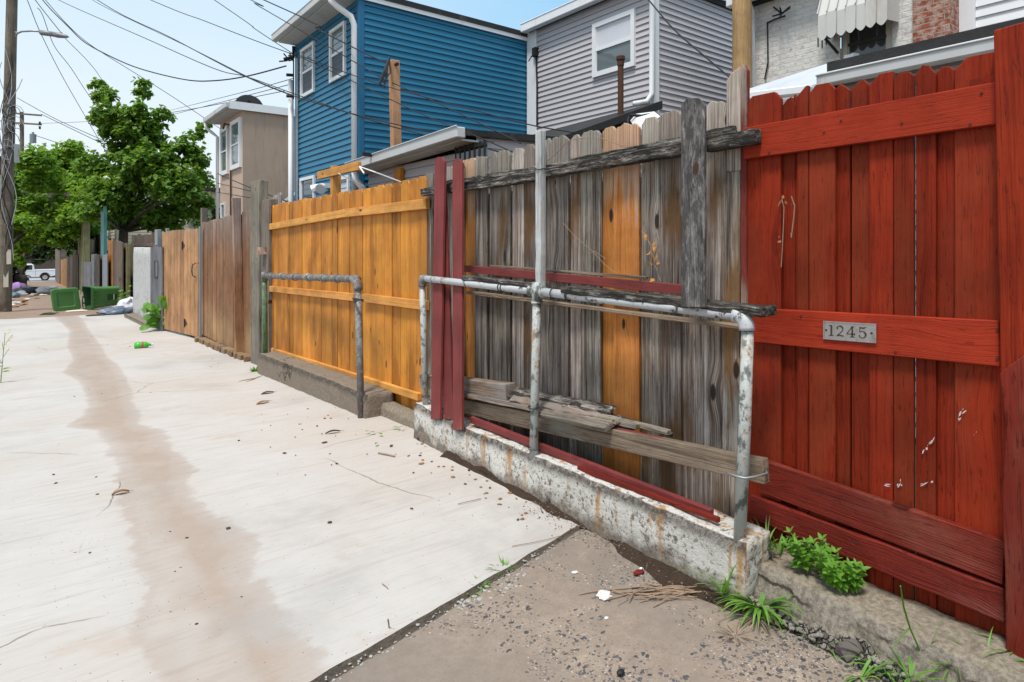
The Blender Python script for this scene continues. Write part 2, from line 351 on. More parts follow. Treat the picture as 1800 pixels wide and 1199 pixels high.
def curb():
    m=MT('worn_curb_concrete_face',.92,.12); o=m.obj(); g=m.sep(m.attr('gc')); n=m.noise(o,7,8,.7); n2=m.noise(o,45,8,.75); nl=m.noise(o,2.5,4)
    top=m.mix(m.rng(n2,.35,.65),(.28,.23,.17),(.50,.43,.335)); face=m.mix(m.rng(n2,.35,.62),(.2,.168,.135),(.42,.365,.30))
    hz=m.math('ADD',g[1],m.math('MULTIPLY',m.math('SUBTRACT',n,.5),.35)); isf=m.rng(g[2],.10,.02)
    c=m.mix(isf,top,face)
    pv=m.map(m.node('ShaderNodeMix',{0:.02,4:o,5:m.node('ShaderNodeTexNoise',{'Vector':o,'Scale':40.0}).outputs['Color']},data_type='VECTOR').outputs[1],(1,1,1))
    pe=m.vor(pv,55,'DISTANCE_TO_EDGE'); pc=m.sep(m.vor(pv,55,'F1','Color'))
    st=m.mix(pc[0],(.15,.13,.115),(.42,.38,.33)); st=m.mix(m.rng(pe,.10,.02),st,(.035,.03,.025))
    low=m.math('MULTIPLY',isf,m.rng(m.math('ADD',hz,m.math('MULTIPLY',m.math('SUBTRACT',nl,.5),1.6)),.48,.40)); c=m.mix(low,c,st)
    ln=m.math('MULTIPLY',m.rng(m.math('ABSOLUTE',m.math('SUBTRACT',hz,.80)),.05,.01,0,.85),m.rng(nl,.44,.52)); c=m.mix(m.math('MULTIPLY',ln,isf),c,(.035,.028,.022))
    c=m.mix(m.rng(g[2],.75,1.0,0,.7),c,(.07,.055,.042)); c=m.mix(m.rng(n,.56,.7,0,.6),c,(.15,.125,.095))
    m.col(c); m.bump(m.math('ADD',m.math('MULTIPLY',n2,1.2),m.math('ADD',n,m.math('MULTIPLY',low,m.rng(pe,0,.2)))),1.0,.02); return m
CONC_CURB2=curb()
CONC_PAINT=conc_wall('painted_block_wall',(.54,.54,.525),(.4,.39,.37),(.25,.24,.22),None,wh=(-.5,-.3),topgrime=False)

def slab():
    m=MT('pale_concrete',.85,.2); o=m.obj(); a=m.attr('st','Fac'); sf=m.attr('sf','Fac')
    n=m.noise(o,2.2,8,.65); nl=m.noise(o,.7,5,.55); n2=m.noise(o,14,6,.7)
    br=m.map(o,(2.2,60,1),(0,0,0),(0,0,R(-7))); bl=m.noise(br,2.2,5,.65); bl2=m.noise(m.map(o,(1.0,12,1),(0,0,0),(0,0,R(-7))),1.8,5,.6)
    c=m.mix(n,(.42,.385,.355),(.53,.50,.475))
    c=m.mix(m.rng(nl,.42,.66,0,.8),c,(.455,.40,.355))
    c=m.mix(m.rng(bl2,.5,.72,0,.5),c,(.37,.315,.28))
    c=m.mix(m.rng(m.noise(m.map(o,(1,1,1),(7,3,0)),1.9,5,.6),.6,.76,0,.5),c,(.42,.3,.215))
    d=m.math('ADD',a,m.math('MULTIPLY',m.math('SUBTRACT',m.noise(o,2.6,6,.6),.5),m.rng(m.sep(m.attr('pos'))[1],3.5,9.0,.34,.07)))
    d=m.math('ADD',d,m.math('MULTIPLY',m.math('SUBTRACT',n2,.5),.09))
    f=m.rng(d,m.math('SUBTRACT',m.math('MULTIPLY',sf,-.5),.02),m.math('ADD',.09,m.math('MULTIPLY',sf,.8)),0,.9)
    stc=m.mix(n2,(.30,.225,.175),(.385,.30,.24)); stc=m.mix(m.rng(nl,.4,.65,0,.5),stc,(.33,.275,.235)); stc=m.mix(m.rng(n,.45,.7,0,.5),stc,(.43,.37,.325))
    c=m.mix(f,c,stc)
    ed=m.rng(d,.10,.015); ed=m.math('MULTIPLY',ed,m.rng(d,-.03,.01)); c=m.mix(m.math('MULTIPLY',ed,.22),c,(.25,.15,.1))
    c=m.mix(m.rng(bl,.53,.75,0,.5),c,(.25,.215,.185))
    sp=m.vor(o,26,'F1',dim='2D'); c=m.mix(m.math('MULTIPLY',m.rng(sp,.07,.04),m.rng(m.sep(m.vor(o,26,'F1','Color',dim='2D'))[0],.86,.9)),c,(.1,.08,.065))
    cv=m.node('ShaderNodeMix',{0:.16,4:o,5:m.node('ShaderNodeTexNoise',{'Vector':o,'Scale':2.2,'Detail':6.0}).outputs['Color']},data_type='VECTOR').outputs[1]
    hc=m.vor(cv,.75,'DISTANCE_TO_EDGE',dim='2D'); c=m.mix(m.math('MULTIPLY',m.rng(hc,.0045,.001,0,.75),m.rng(nl,.5,.56)),c,(.13,.105,.085))
    c=m.mix(m.rng(m.noise(m.map(o,(1,1,1),(11,2,0)),.55,7,.68),.52,.68,0,.55),c,(.33,.305,.285))
    ns=m.noise(m.map(o,(1,1,1),(3,8,0)),1.1,3); vs=m.noise(o,55,3,.6); c=m.mix(m.math('MULTIPLY',m.rng(ns,.5,.62),m.rng(vs,.66,.72,0,.6)),c,(.25,.2,.17))
    m.col(c); m.bump(m.math('ADD',m.math('MULTIPLY',bl,1.0),m.math('MULTIPLY',n2,.3)),.35,.006); return m
SLAB=slab()
def oldpave():
    m=MT('exposed_aggregate_concrete',.9,.2); o=m.obj(); sx0=m.sep(o)[0]; n=m.noise(o,2.4,7,.65); n2=m.noise(o,20,7,.7); nl=m.noise(o,.9,4)
    c=m.mix(n,(.19,.15,.12),(.36,.285,.225)); c=m.mix(m.rng(m.noise(m.map(o,(1,1,1),(2,9,0)),5,7,.7),.5,.72,0,.6),c,(.4,.31,.24)); c=m.mix(m.rng(m.noise(o,95,4,.7),.52,.7,0,.5),c,(.12,.095,.078)); c=m.mix(m.rng(sx0,.5,1.7),m.mix(n,(.17,.14,.115),(.26,.215,.18)),c); c=m.mix(m.rng(n2,.4,.65,0,.5),c,(.2,.155,.125)); c=m.mix(m.rng(nl,.42,.58,0,.5),c,(.18,.155,.135))
    sx=m.sep(o)
    dens=m.rng(m.math('ADD',m.math('MULTIPLY',n,.7),m.math('MULTIPLY',m.noise(m.map(o,(1,1,1),(4,4,0)),1.5,3),.5)),.5,.72)
    for sc,th,cc,sd in ((27,.30,(.05,.055,.065),3),(46,.33,(.075,.07,.07),9),(80,.36,(.10,.085,.075),7),(70,.26,(.36,.3,.25),5)):
        ov=m.map(o,(1,1,1),(sd,sd*2,0),(0,0,sd))
        ovm=m.map(m.node('ShaderNodeMix',{0:.03,4:ov,5:m.node('ShaderNodeTexNoise',{'Vector':ov,'Scale':38.0}).outputs['Color']},data_type='VECTOR').outputs[1],(1,1.5,1)); d=m.vor(ovm,sc,'F1',dim='2D'); cr=m.sep(m.vor(ovm,sc,'F1','Color',dim='2D'))
        keep=m.rng(m.math('ADD',cr[0],m.math('MULTIPLY',dens,.55)),m.rng(sx[0],.7,2.0,1.34,1.12),m.rng(sx[0],.7,2.0,1.37,1.16))
        c=m.mix(m.math('MULTIPLY',m.rng(d,th,th-.06,0,.9),keep),c,m.mix(cr[1],[x*.7 for x in cc],[x*1.4 for x in cc]))
    m.col(c); m.bump(m.math('ADD',n2,m.math('MULTIPLY',n,.6)),.5,.008); return m
OLDPAVE=oldpave()
def dirt(name,a,b,sc=5):
    m=MT(name,.95,.1); o=m.obj(); n=m.noise(o,sc,9,.72); n2=m.noise(o,sc*9,6,.7); c=m.mix(n,a,b); c=m.mix(m.rng(n2,.5,.7,0,.6),c,[x*.4 for x in a]); c=m.mix(m.rng(m.vor(o,sc*22,'F1'),.16,.08,0,.5),c,(.38,.34,.3)); m.col(c); m.bump(n2,1.0,.02); return m
DIRT=dirt('alley_dirt',(.2,.14,.105),(.36,.265,.205),1.6)
SOIL=dirt('dark_soil',(.035,.023,.016),(.1,.066,.046),9)
GROUND=dirt('bare_ground',(.12,.1,.07),(.2,.17,.12),.7)
ROAD=plain('street_asphalt',(.34,.34,.35),.9,var=.15,scale=2)

def pipe_mat(name, base, paint, rust, pt=(.45,.52), rt=(.58,.66)):
    m=MT(name,.55,.4); o=m.obj(); n=m.noise(m.map(o,(1,1,.7)),16,8,.7); n2=m.noise(o,48,6,.7); n3=m.noise(m.map(o,(1,1,.5)),6,5,.65)
    c=m.mix(n2,[x*.7 for x in base],base); pf=m.rng(m.math('ADD',m.math('MULTIPLY',n,.7),m.math('MULTIPLY',n3,.3)),*pt); c=m.mix(pf,c,m.mix(n2,[x*.85 for x in paint],paint))
    c=m.mix(m.rng(m.math('ADD',m.math('MULTIPLY',n3,.6),m.math('MULTIPLY',n2,.4)),rt[0],rt[1],0,.9),c,rust); m.col(c); m.ro(m.rng(pf,0,1,.75,.45)); m.bump(m.math('ADD',pf,n2),.5,.004); return m
PIPE=pipe_mat('peeling_painted_pipe',(.13,.145,.13),(.44,.46,.44),(.27,.14,.05),pt=(.42,.49),rt=(.53,.6))
PIPE_TOP=pipe_mat('silver_painted_pipe',(.07,.065,.06),(.5,.515,.53),(.3,.14,.055),pt=(.40,.45),rt=(.54,.6))
PIPE2=pipe_mat('grey_rusty_pipe',(.15,.14,.13),(.24,.26,.27),(.14,.07,.04),pt=(.47,.56),rt=(.5,.62))
PIPE_GREEN=pipe_mat('green_painted_pipe',(.1,.11,.09),(.1,.22,.08),(.1,.07,.05),pt=(.42,.5),rt=(.56,.66))

def leaf_mat(name, a, b, trans=.35, rough=.5):
    m=MT(name,rough,.35); rc=m.sep(m.attr('rc','Color')); c=m.mix(rc[0],a,b); c=m.mix(m.rng(rc[1],.9,1.0,0,.5),c,(b[0]*1.6,b[1]*1.1,b[2]*.7)); g=m.noise(m.obj(),9,3); c=m.mix(m.rng(g,.4,.7,0,.35),c,[x*.6 for x in a]); m.col(c)
    t=m.node('ShaderNodeBsdfTranslucent'); m.set(t.inputs[0], m.mix(.5,c,(b[0]*1.7,b[1]*1.5,b[2]*.8)))
    mx=m.node('ShaderNodeMixShader'); mx.inputs[0].default_value=trans
    m.nt.links.new(m.b.outputs[0],mx.inputs[1]); m.nt.links.new(t.outputs[0],mx.inputs[2]); m.nt.links.new(mx.outputs[0],m.out.inputs[0]); return m
LEAF1=leaf_mat('broad_tree_leaf',(.04,.115,.012),(.19,.34,.04),.4)
LEAF2=leaf_mat('overhanging_leaf',(.06,.165,.013),(.25,.42,.045),.42)
LEAF3=leaf_mat('dark_hedge_leaf',(.018,.05,.012),(.06,.12,.02),.25)
WEED=leaf_mat('weed_leaf',(.09,.24,.022),(.17,.36,.045),.35)
GRASSM=leaf_mat('grass_blade',(.1,.26,.03),(.22,.42,.08),.35)
BURDOCK=leaf_mat('burdock_leaf',(.07,.2,.02),(.13,.3,.03),.3)
STEMM=plain('plant_stem',(.16,.24,.06),.6)
DRY=plain('dry_leaf',(.24,.12,.04),.8,var=.5,scale=30)
DRYO=plain('orange_dry_leaf',(.42,.18,.045),.75,var=.4,scale=30)
TWIG=plain('dry_twig',(.28,.19,.13),.85,var=.4,scale=30)
DARKBIT=plain('dark_debris',(.06,.045,.035),.9,var=.4,scale=30)
PEB=plain('grey_pebble',(.33,.315,.29),.85,var=.35,scale=12)
FLOWER=plain('yellow_flower',(.75,.6,.08),.6)
for _n,_m in list(globals().items()):
    pass
# ------------------------------------------------------------------ ground
def joint(X): return 1.815+.205*X
rows=[(556,95,138),(570,110,150),(581,122,155),(609,118,178),(632,130,189),(651,110,214),(668,138,222),(680,146,226),(690,150,232),(712,157,234),(730,135,245),(743,113,253),(752,170,250),(770,178,292),(790,187,299),(818,205,336),(837,214,344),(867,205,341),(900,215,363),(933,225,393),(987,240,467),(1017,250,473),(1050,235,470),(1083,225,493),(1117,250,520),(1167,300,552),(1260,330,600)]
SR=[]
for y,l,r in rows:
    a=onG(l,y); b=onG(r,y); SR.append(((a.y+b.y)/2,a.x,b.x,y))
SR.sort()
def stain(X,Y):
    if Y<=SR[0][0]: k=SR[0]; return min(X-k[1],k[2]-X),.25
    for p,q in zip(SR,SR[1:]):
        if Y<=q[0]:
            f=(Y-p[0])/(q[0]-p[0]); l=p[1]+(q[1]-p[1])*f; r=p[2]+(q[2]-p[2])*f
            dl,dr=X-l,r-X
            soft=.03+.30*max(0,min(1,(4.6-Y)/2.2))
            return (min(dl,dr), soft if dl<dr else .05)
    return -1,.05
def sheet(name, mat, xs, ys, fx, fz, attr=False):
    v=[];f=[];st=[];sf=[]
    nx=len(xs)
    for j,t in enumerate(ys):
        for i,x in enumerate(xs):
            X,Y=fx(x,t); v.append((X,Y,fz(X,Y)))
            if attr:
                a,b=stain(X,Y); st.append(a); sf.append(b)
    for j in range(len(ys)-1):
        for i in range(nx-1):
            a=j*nx+i; f.append((a,a+1,a+nx+1,a+nx))
    me=bpy.data.meshes.new(name); me.from_pydata(v,[],f); me.materials.append(mat.m)
    if attr:
        for n,d in (('st',st),('sf',sf)):
            A=me.attributes.new(n,'FLOAT','POINT'); A.data.foreach_set('value',d)
    A=me.attributes.new('pos','FLOAT_VECTOR','POINT'); A.data.foreach_set('vector',[q for p in v for q in p])
    me.polygons.foreach_set('use_smooth',[True]*len(me.polygons))
    o=bpy.data.objects.new(name,me); col.objects.link(o); o['kind']='structure'; return o
def lin(a,b,n): return [a+(b-a)*i/n for i in range(n+1)]
YS=sorted(set(lin(-60,0,12)+lin(0,26,52)+lin(26,130,52)+lin(130,400,20)))
sheet('ground',GROUND,[-250,-120,-60,-30,-12,-6,-3,-1.6,0,1.2,2.4,4,8,15,30,60,120,250],YS,lambda x,t:(x,t),lambda X,Y:zg(Y)-.06)
# new pale slab: near edge along the joint, far edge across the alley at Y ~ 22
ts=[0]+[ (k/300)**1.6 for k in range(1,301)]
def slabz(X,Y):
    return zg(Y)+.015+.004*math.sin(X*1.3+Y*.7)
def yend(X): return 22.0+.25*noise.noise(Vector((X*2.0,3,1)))
def slx(x,t):
    y0=joint(x)+.012*noise.noise(Vector((x*7,1,5)))
    return (x, y0+(yend(x)-y0)*t)
def slx2(x,t):
    X,Y=slx(x,t)
    return X,Y
sheet('concrete_alley',SLAB,lin(-1.7,2.42,70),ts,slx2,slabz,True)
# slab edge down to the joint
mb=MB(); xs=lin(-1.7,2.42,90)
for a,b in zip(xs,xs[1:]):
    p=slx2(a,0); q=slx2(b,0); za=slabz(*p); zb=slabz(*q)
    mb.quad((p[0],p[1],za),(q[0],q[1],zb),(q[0],q[1]-.004,-.05),(p[0],p[1]-.004,-.05))
o=mb.build('slab_edge',CONC_CURB.m,recalc=False); o['kind']='structure'
def oldz(X,Y):
    d=joint(X)-Y
    return .008+.006*noise.noise(Vector((X*1.5,Y*1.5,0)))-.02*max(0,1-d/.05)
sheet('old_pavement',OLDPAVE,lin(-3,2.30,90),lin(0,1,100),lambda x,t:(x,(joint(x)-.008-.008*abs(noise.noise(Vector((x*9,2,2))))-.05*max(0,noise.noise(Vector((x*2.1,7,2)))))*(1-t**1.2)+(-4)*t**1.2),oldz)
# joint filler
JOINTD=dirt('joint_dirt_mat',(.09,.07,.055),(.2,.165,.135),9)
sheet('joint_dirt',JOINTD,lin(-2,2.42,90),lin(0,1,4),lambda x,t:(x,joint(x)+.05-.16*t),lambda X,Y:-.004+.008*noise.noise(Vector((X*20,Y*20,3))))
# alley beyond the slab, and the cross street
sheet('dirt_alley',DIRT,lin(-1.9,2.6,14),lin(21.4,86,150),lambda x,t:(x,t),lambda X,Y:zg(Y)-.012+(.05*noise.noise(Vector((X*1.2,Y*.8,0))) if Y>22.6 else -.01))
sheet('street',ROAD,lin(-60,60,20),lin(85,97,6),lambda x,t:(x,t),lambda X,Y:zg(Y)+.03)
sheet('sidewalk',SLAB,lin(-60,60,20),lin(82.8,85,2),lambda x,t:(x,t),lambda X,Y:zg(Y)+.012)

# ------------------------------------------------------------------ rough concrete blocks
def rough_block(name, mat, Y0,Y1, xf, xb, zb, zt, res=.03, amp=.012, label=None, cat='wall', lean=0.0, freq=9, chip=.0, bev=.014):
    """block along Y; xf/xb/zb/zt functions of Y. front face at xf (towards the alley)"""
    mb=MB(); ny=max(2,int(abs(Y1-Y0)/res)); nz=9; nx=7
    def P(Y,h,d):
        z=zb(Y)+(zt(Y)-zb(Y))*h; x=xf(Y)+(xb(Y)-xf(Y))*d
        # rounded front top arris
        q=Vector((x*freq,Y*freq,z*freq)); w=Vector((noise.noise(q),noise.noise(q+Vector((11,3,7))),noise.noise(q+Vector((5,17,2)))))*amp
        w+=Vector((noise.noise(q*3.3),noise.noise(q*3.3+Vector((1,2,3))),noise.noise(q*3.3+Vector((4,1,9)))))*amp*.45
        if h>.99 and d<.01: w+=Vector((bev,0,-bev*.85))
        ch=noise.noise(q*.55+Vector((3,8,1)))
        if ch>.1 and d<.01: w.x+=chip*min(1,(ch-.1)*6)*(1-.6*h)
        if h<.01: w*=.3
        return Vector((x+lean*(1-h),Y,z))+w
    Yv=lin(Y0,Y1,ny)
    def grid(A,B,fn):
        na,nb=len(A),len(B); vs=[];gs=[]
        for a in A:
            for b in B:
                y,h,d=fn(a,b); vs.append(P(y,h,d)); gs.append((y,h,d))
        mb.add(vs,[[i*nb+j,(i+1)*nb+j,(i+1)*nb+j+1,i*nb+j+1] for i in range(na-1) for j in range(nb-1)],gs,(.5,.5,.5,1))
    hs=lin(0,1,nz); ds=lin(0,1,nx)
    grid(Yv,hs,lambda a,b:(a,b,0)); grid(Yv,ds,lambda a,b:(a,1,b)); grid(hs,ds,lambda a,b:(Y0,a,b)); grid(hs,ds,lambda a,b:(Y1,a,b)); grid(Yv,hs,lambda a,b:(a,b,1))
    o=mb.build(name,mat.m,smooth=True,doubles=True)
    return tag(o,label,cat)
def lerp(pts):
    def f(Y):
        p=pts
        if Y<=p[0][0]: return p[0][1]
        for (a,b),(c,d) in zip(p,p[1:]):
            if Y<=c: return b+(d-b)*(Y-a)/(c-a)
        return p[-1][1]
    return f
XF=2.45
rough_block('retaining_wall',CONC_WHITE,1.345,4.02,lerp([(1.345,2.14),(4.02,2.19)]),lambda Y:2.325,lambda Y:-.06,lerp([(1.345,.262),(2.4,.255),(3.4,.235),(3.7,.25),(4.02,.262)]),label='low crumbling concrete wall with peeling white paint under the grey fence',amp=.010,chip=.012)
rough_block('retaining_wall',CONC_GREY,4.80,7.95,lerp([(4.8,2.17),(7.95,2.19)]),lambda Y:2.42,lambda Y:zg(Y)-.1,lerp([(4.8,.165),(6,.135),(7.95,.075)]),label='low rough dark grey concrete wall under the orange fence',amp=.009)
rough_block('retaining_wall',CONC_CURB,4.0,4.84,lambda Y:2.31,lambda Y:2.43,lambda Y:zg(Y)-.1,lambda Y:.075,label='short low tan concrete curb bridging the two fence walls',amp=.005)
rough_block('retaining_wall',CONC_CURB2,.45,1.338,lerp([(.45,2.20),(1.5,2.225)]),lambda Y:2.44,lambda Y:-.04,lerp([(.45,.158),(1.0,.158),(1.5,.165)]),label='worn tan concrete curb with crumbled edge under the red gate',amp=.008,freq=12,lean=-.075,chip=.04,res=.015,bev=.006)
rough_block('fill_strip',CONC_GREY,1.345,4.02,lambda Y:2.32,lambda Y:2.445,lambda Y:-.06,lambda Y:.165,label='low dark grey mortar strip between white wall and grey fence boards',amp=.006,cat='mortar strip')
# crumbled stone rubble at the foot of the curb
def pebble_bm(mb, c, r, flat=.6):
    c=Vector(c); bm=bmesh.new(); bmesh.ops.create_icosphere(bm,subdivisions=1,radius=1); s=Vector((rnd.uniform(.6,1.3),rnd.uniform(.6,1.3),rnd.uniform(.5,1)*flat))*r; a=Matrix.Rotation(rnd.uniform(0,6.3),3,'Z')
    vs=[a@Vector((v.co.x*s.x,v.co.y*s.y,v.co.z*s.z))*rnd.uniform(.8,1.15)+c for v in bm.verts]; fs=[[v.index for v in f.verts] for f in bm.faces]; bm.free(); mb.add(vs,fs)
mb=MB()
for k in range(420):
    Y=rnd.uniform(.52,1.42); 
    if abs(Y-.98)<.08 or abs(Y-.66)<.05: continue
    hh=rnd.random()**1.3; pebble_bm(mb,(2.135+.04*hh+rnd.uniform(-.012,.008),Y,.0+hh*.06),rnd.uniform(.004,.012),.9)
tag(mb.build('rubble',plain('rubble_stone',(.21,.185,.16),.9,var=.5,scale=60).m),None,None,None,'stuff')
mb=MB(); pebble_bm(mb,(2.205,.97,.035),.07,.8); st=mb.build('stone',plain('purple_stone',(.11,.085,.085),.8,var=.3,scale=12,bump=.6).m); tag(st,'smooth purple grey stone embedded in the crumbled curb foot','stone')
# dark soil drift in the corner
mb=MB(); n=46
pts=[]
for i in range(n+1):
    Y=1.18+(3.55-1.18)*i/n
    wd=max(.002,.13*max(0,1-abs(Y-1.66)/.40)+.03*max(0,1-abs(Y-2.55)/.35)+.05*noise.noise(Vector((Y*6,0,0))))
    for j in range(6):
        d=j/5; X=2.18-d*(wd+.03); base=oldz(X,Y) if Y<joint(X) else slabz(X,Y)
        pts.append((X+.012*noise.noise(Vector((Y*14,d*4,1))),Y,base+.003+(.035*(1-d)**1.5)*(1+.4*noise.noise(Vector((Y*12,d*5,3))))-(.006 if j==5 else 0)))
mb.add(pts,[[i*6+j,(i+1)*6+j,(i+1)*6+j+1,i*6+j+1] for i in range(n) for j in range(5)],None,(.5,.5,.5,1))
tag(mb.build('soil_drift',SOIL.m,smooth=True,recalc=False),None,None,None,'stuff')
# ------------------------------------------------------------------ fences
def Yp(px, X=XF): return onX(px,430,X).y
def top_outline(w, z0, z1, style, skew=0.0):
    """outline in (across 0..w, along z0..z1)"""
    if style=='flat': return [(0,z0),(w,z0),(w,z1+skew),(0,z1)]
    if style=='dog':
        c=min(.028,w*.25); return [(0,z0),(w,z0),(w,z1-c*1.2+skew),(w-c,z1+skew*.8),(c,z1),(0,z1-c*1.2)]
    if style=='dogl': c=.035; return [(0,z0),(w,z0),(w,z1),(c,z1),(0,z1-c)]
    if style=='jag':
        n=max(3,int(w/.022)); out=[(0,z0),(w,z0)]
        for i in range(n+1):
            x=w*(1-i/n); e=.03*(abs(2*x/w-1)**4); out.append((x,z1-e+rnd.uniform(-.012,.006)+skew*x/w))
        return out
def board(mb, px0, px1, ytop, zb, X, th=.019, style='dog', bot=None, c=None, ytop1=None):
    """vertical board seen between px0..px1 (at plane X), its top at photo row ytop"""
    y0,y1=Yp(px0,X),Yp(px1,X); w=y0-y1
    z1=onX(px0 if ytop1 is not None else (px0+px1)/2,ytop,X).z
    sk=0
    if ytop1 is not None: sk=onX(px1,ytop1,X).z-z1
    ol=top_outline(w,zb,z1,style,sk)
    # subtle per-board tilt out of plane
    t=rnd.uniform(-.004,.004)
    mb.prism(ol,(X+t,y0,0),(0,-1,0),(0,0,1),-th,c)
def hbeam(px0,px1,yt0,yt1,yb0,yb1,X,th,mb=None,seg=1,jit=0,c=None):
    """board on edge along the fence: front face at X, photo top rows yt0/yt1, bottom rows yb0/yb1"""
    a,b=onX(px0,yt0,X),onX(px1,yt1,X); d,e=onX(px0,yb0,X),onX(px1,yb1,X)
    h=((a.z-d.z)+(b.z-e.z))/2
    p0=Vector((X+th/2,a.y,(a.z+d.z)/2)); p1=Vector((X+th/2,b.y,(b.z+e.z)/2))
    mb=mb or MB(); mb.beam(p0,p1,th,h,(0,0,1),c,seg,jit); return mb

# ---- red gate / fence
X0=XF
base=Vector((XF,1.2,.15))
red=thing('red_fence','red painted board gate carrying the 1245 number plate','fence',base)
mb=MB()
bd=[(1311,1372,165,0,'dog'),(1376,1398,172,1,'jag'),(1392,1402,166,1,'jag'),(1402,1421,152,0,'dogl'),(1422,1468,147,0,'dog'),(1466,1494,147,1,'jag'),(1497,1529,139,1,'jag'),(1527,1569,129,0,'dogl'),(1571,1606,127,0,'dog'),(1609.5,1645,115,0,'jag'),(1645,1680,113,1,'jag'),(1678,1776,95,0,'dogl')]
for a,b,t,k,s in bd: board(mb,a,b,t,.14,XF+.022*k,.02,s)
# panels added behind so gaps go dark, no daylight except one open joint
mb.build('board_panel',W_RED.m,red,bevel=.002)
mb=MB(); g0=Yp(1608,XF+.05); mb.cube(XF+.048,XF+.056,g0+.012,Yp(1315),.2,1.85); mb.cube(XF+.048,XF+.056,Yp(1790),g0-.03,.2,1.85); mb.build('gap_backing',W_RED.m,red)
def screws(mb_o, pts, X):
    for px,py in pts:
        s=MB(); p=onX(px,py,X); s.tube([p+Vector((.002,0,0)),p-Vector((.0025,0,0))],.0042,8); s.build('screw',RUST.m,mb_o)
r1=hbeam(1306,1752,222,147.5,283,214,XF-.027,.026,seg=1).build('rail',W_RED_RAIL.m,red,bevel=.003)
screws(r1,[(1448,232),(1585,216),(1705,219),(1352,268),(1478,212),(1725,164)],XF-.028)
r2=hbeam(1324,1757,541,565,602,644,XF-.027,.026).build('rail',W_RED_RAIL.m,red,bevel=.003)
screws(r2,[(1408,555),(1574,618),(1753,580),(1753,630)],XF-.028)
k1=hbeam(1338,1766,808,952,866,1031,XF-.03,.028,seg=6,jit=.0015).build('kick_board',W_RED_WORN.m,red,bevel=.003)
hbeam(1317,1766,866,1041,914,1092,XF-.034,.028,seg=10,jit=.003).build('kick_board',W_RED_WORN.m,red,bevel=.004)
# post + overlapping picket at the right
p0=onX(1746,53,XF-.06); p1=onX(1769,1150,XF-.06)
mb=MB(); mb.prism([(0,p1.z),(.16,p1.z),(.145,p0.z+.01),(.0,p0.z)],(XF-.06,p0.y-.02,0),(0,-1,0),(0,0,1),-.09)
# lean: shear a bit so that its left edge follows the photo
for v in mb.v: v.y+= (p0.y+.0-(p0.y-.02))*1.0+(p1.y-p0.y)*((p0.z-v.z)/(p0.z-p1.z)) 
mb.build('post',W_RED.m,red,bevel=.004)
mb=MB(); q=onX(1757,648,XF-.085); zt=onX(1793,606,XF-.085).z
ol=[(0.005,.13),(.17,.13),(.165,zt-.1),(.09,zt),(.012,q.z),(.0,1.0),(.013,.85),(-.0,.62),(.006,.4)]
mb.prism(ol,(XF-.085,q.y,0),(0,-1,0),(0,0,1),-.02)
for v in mb.v: v.y+=-.012*(1.0-v.z)
mb.build('picket',W_RED_WORN.m,red,bevel=.003)
# white paint scrapes
scr=plain('pale_scrape',(.55,.47,.45),.7,var=.3,scale=60)
def smear(poly,X):
    pts=[onX(x,y,X) for x,y in poly]; mb=MB(); mb.add(pts,[list(range(len(pts)))]); mb.build('paint_scrape',scr.m,red,recalc=False)
for (cx,cy,L,ang,n_) in ((1632,782,30,-52,7),(1690,727,24,-55,5),(1582,850,26,-70,4),(1568,853,30,2,3),(1625,850,30,-12,3),(1600,905,14,-60,2),(1715,760,8,-40,2),(1500,940,5,0,1)):
    for i in range(n_):
        t=rnd.uniform(-.5,.5); x=cx+L*t*math.cos(R(ang))+rnd.gauss(0,1.5); y=cy+L*t*math.sin(R(ang))+rnd.gauss(0,1.5); l=rnd.uniform(1.5,7)*L/26; w_=rnd.uniform(.5,2.2)*(L/30); c_,s__=math.cos(R(ang+rnd.uniform(-25,25))),math.sin(R(ang+rnd.uniform(-25,25)))
        smear([(x-l*c_,y-l*s__),(x-.3*l*c_-w_*s__,y-.3*l*s__+w_*c_),(x+.5*l*c_-w_*.6*s__,y+.5*l*s__+w_*.6*c_),(x+l*c_,y+l*s__),(x+.2*l*c_+w_*s__,y+.2*l*s__-w_*c_)],XF-.0065-.0004*i)
# number plate
PX=XF-.030
A,B_,D_=onX(1448,564,PX),onX(1541,569,PX),onX(1448,594,PX)
pw=A.y-B_.y; ph=(A.z-D_.z)+.004
plm=plain('plate_metal',(.42,.4,.39),.38,.75,var=.25,scale=40,dirt=(.3,.22,.17))
dgm=plain('plate_digit',(.075,.045,.028),.5,.3,var=.3,scale=60)
def PL(x,y,d=0):   # plate coords, x along 0..pw to the right, y up from bottom
    return Vector((PX-d,A.y-x,A.z-ph+y-(A.z-onX(1541,567,PX).z)*(x/pw)*.6))
mb=MB()
def slabq(x0,y0,x1,y1,d0,d1): 
    v=[PL(x0,y0,d0),PL(x1,y0,d0),PL(x1,y1,d0),PL(x0,y1,d0),PL(x0,y0,d1),PL(x1,y0,d1),PL(x1,y1,d1),PL(x0,y1,d1)]
    mb.add(v,[[0,1,2,3],[4,5,6,7],[0,1,5,4],[1,2,6,5],[2,3,7,6],[3,0,4,7]])
slabq(0,0,pw,ph,0,.0025)
e=.0035
plate=mb.build('number_plate',plm.m,red); 
mb=MB()
for q in ((0,0,pw,e),(0,ph-e,pw,ph),(0,e,e,ph-e),(pw-e,e,pw,ph-e)): slabq(*q,.0026,.0045)
mb.build('plate_rim',plm.m,plate)
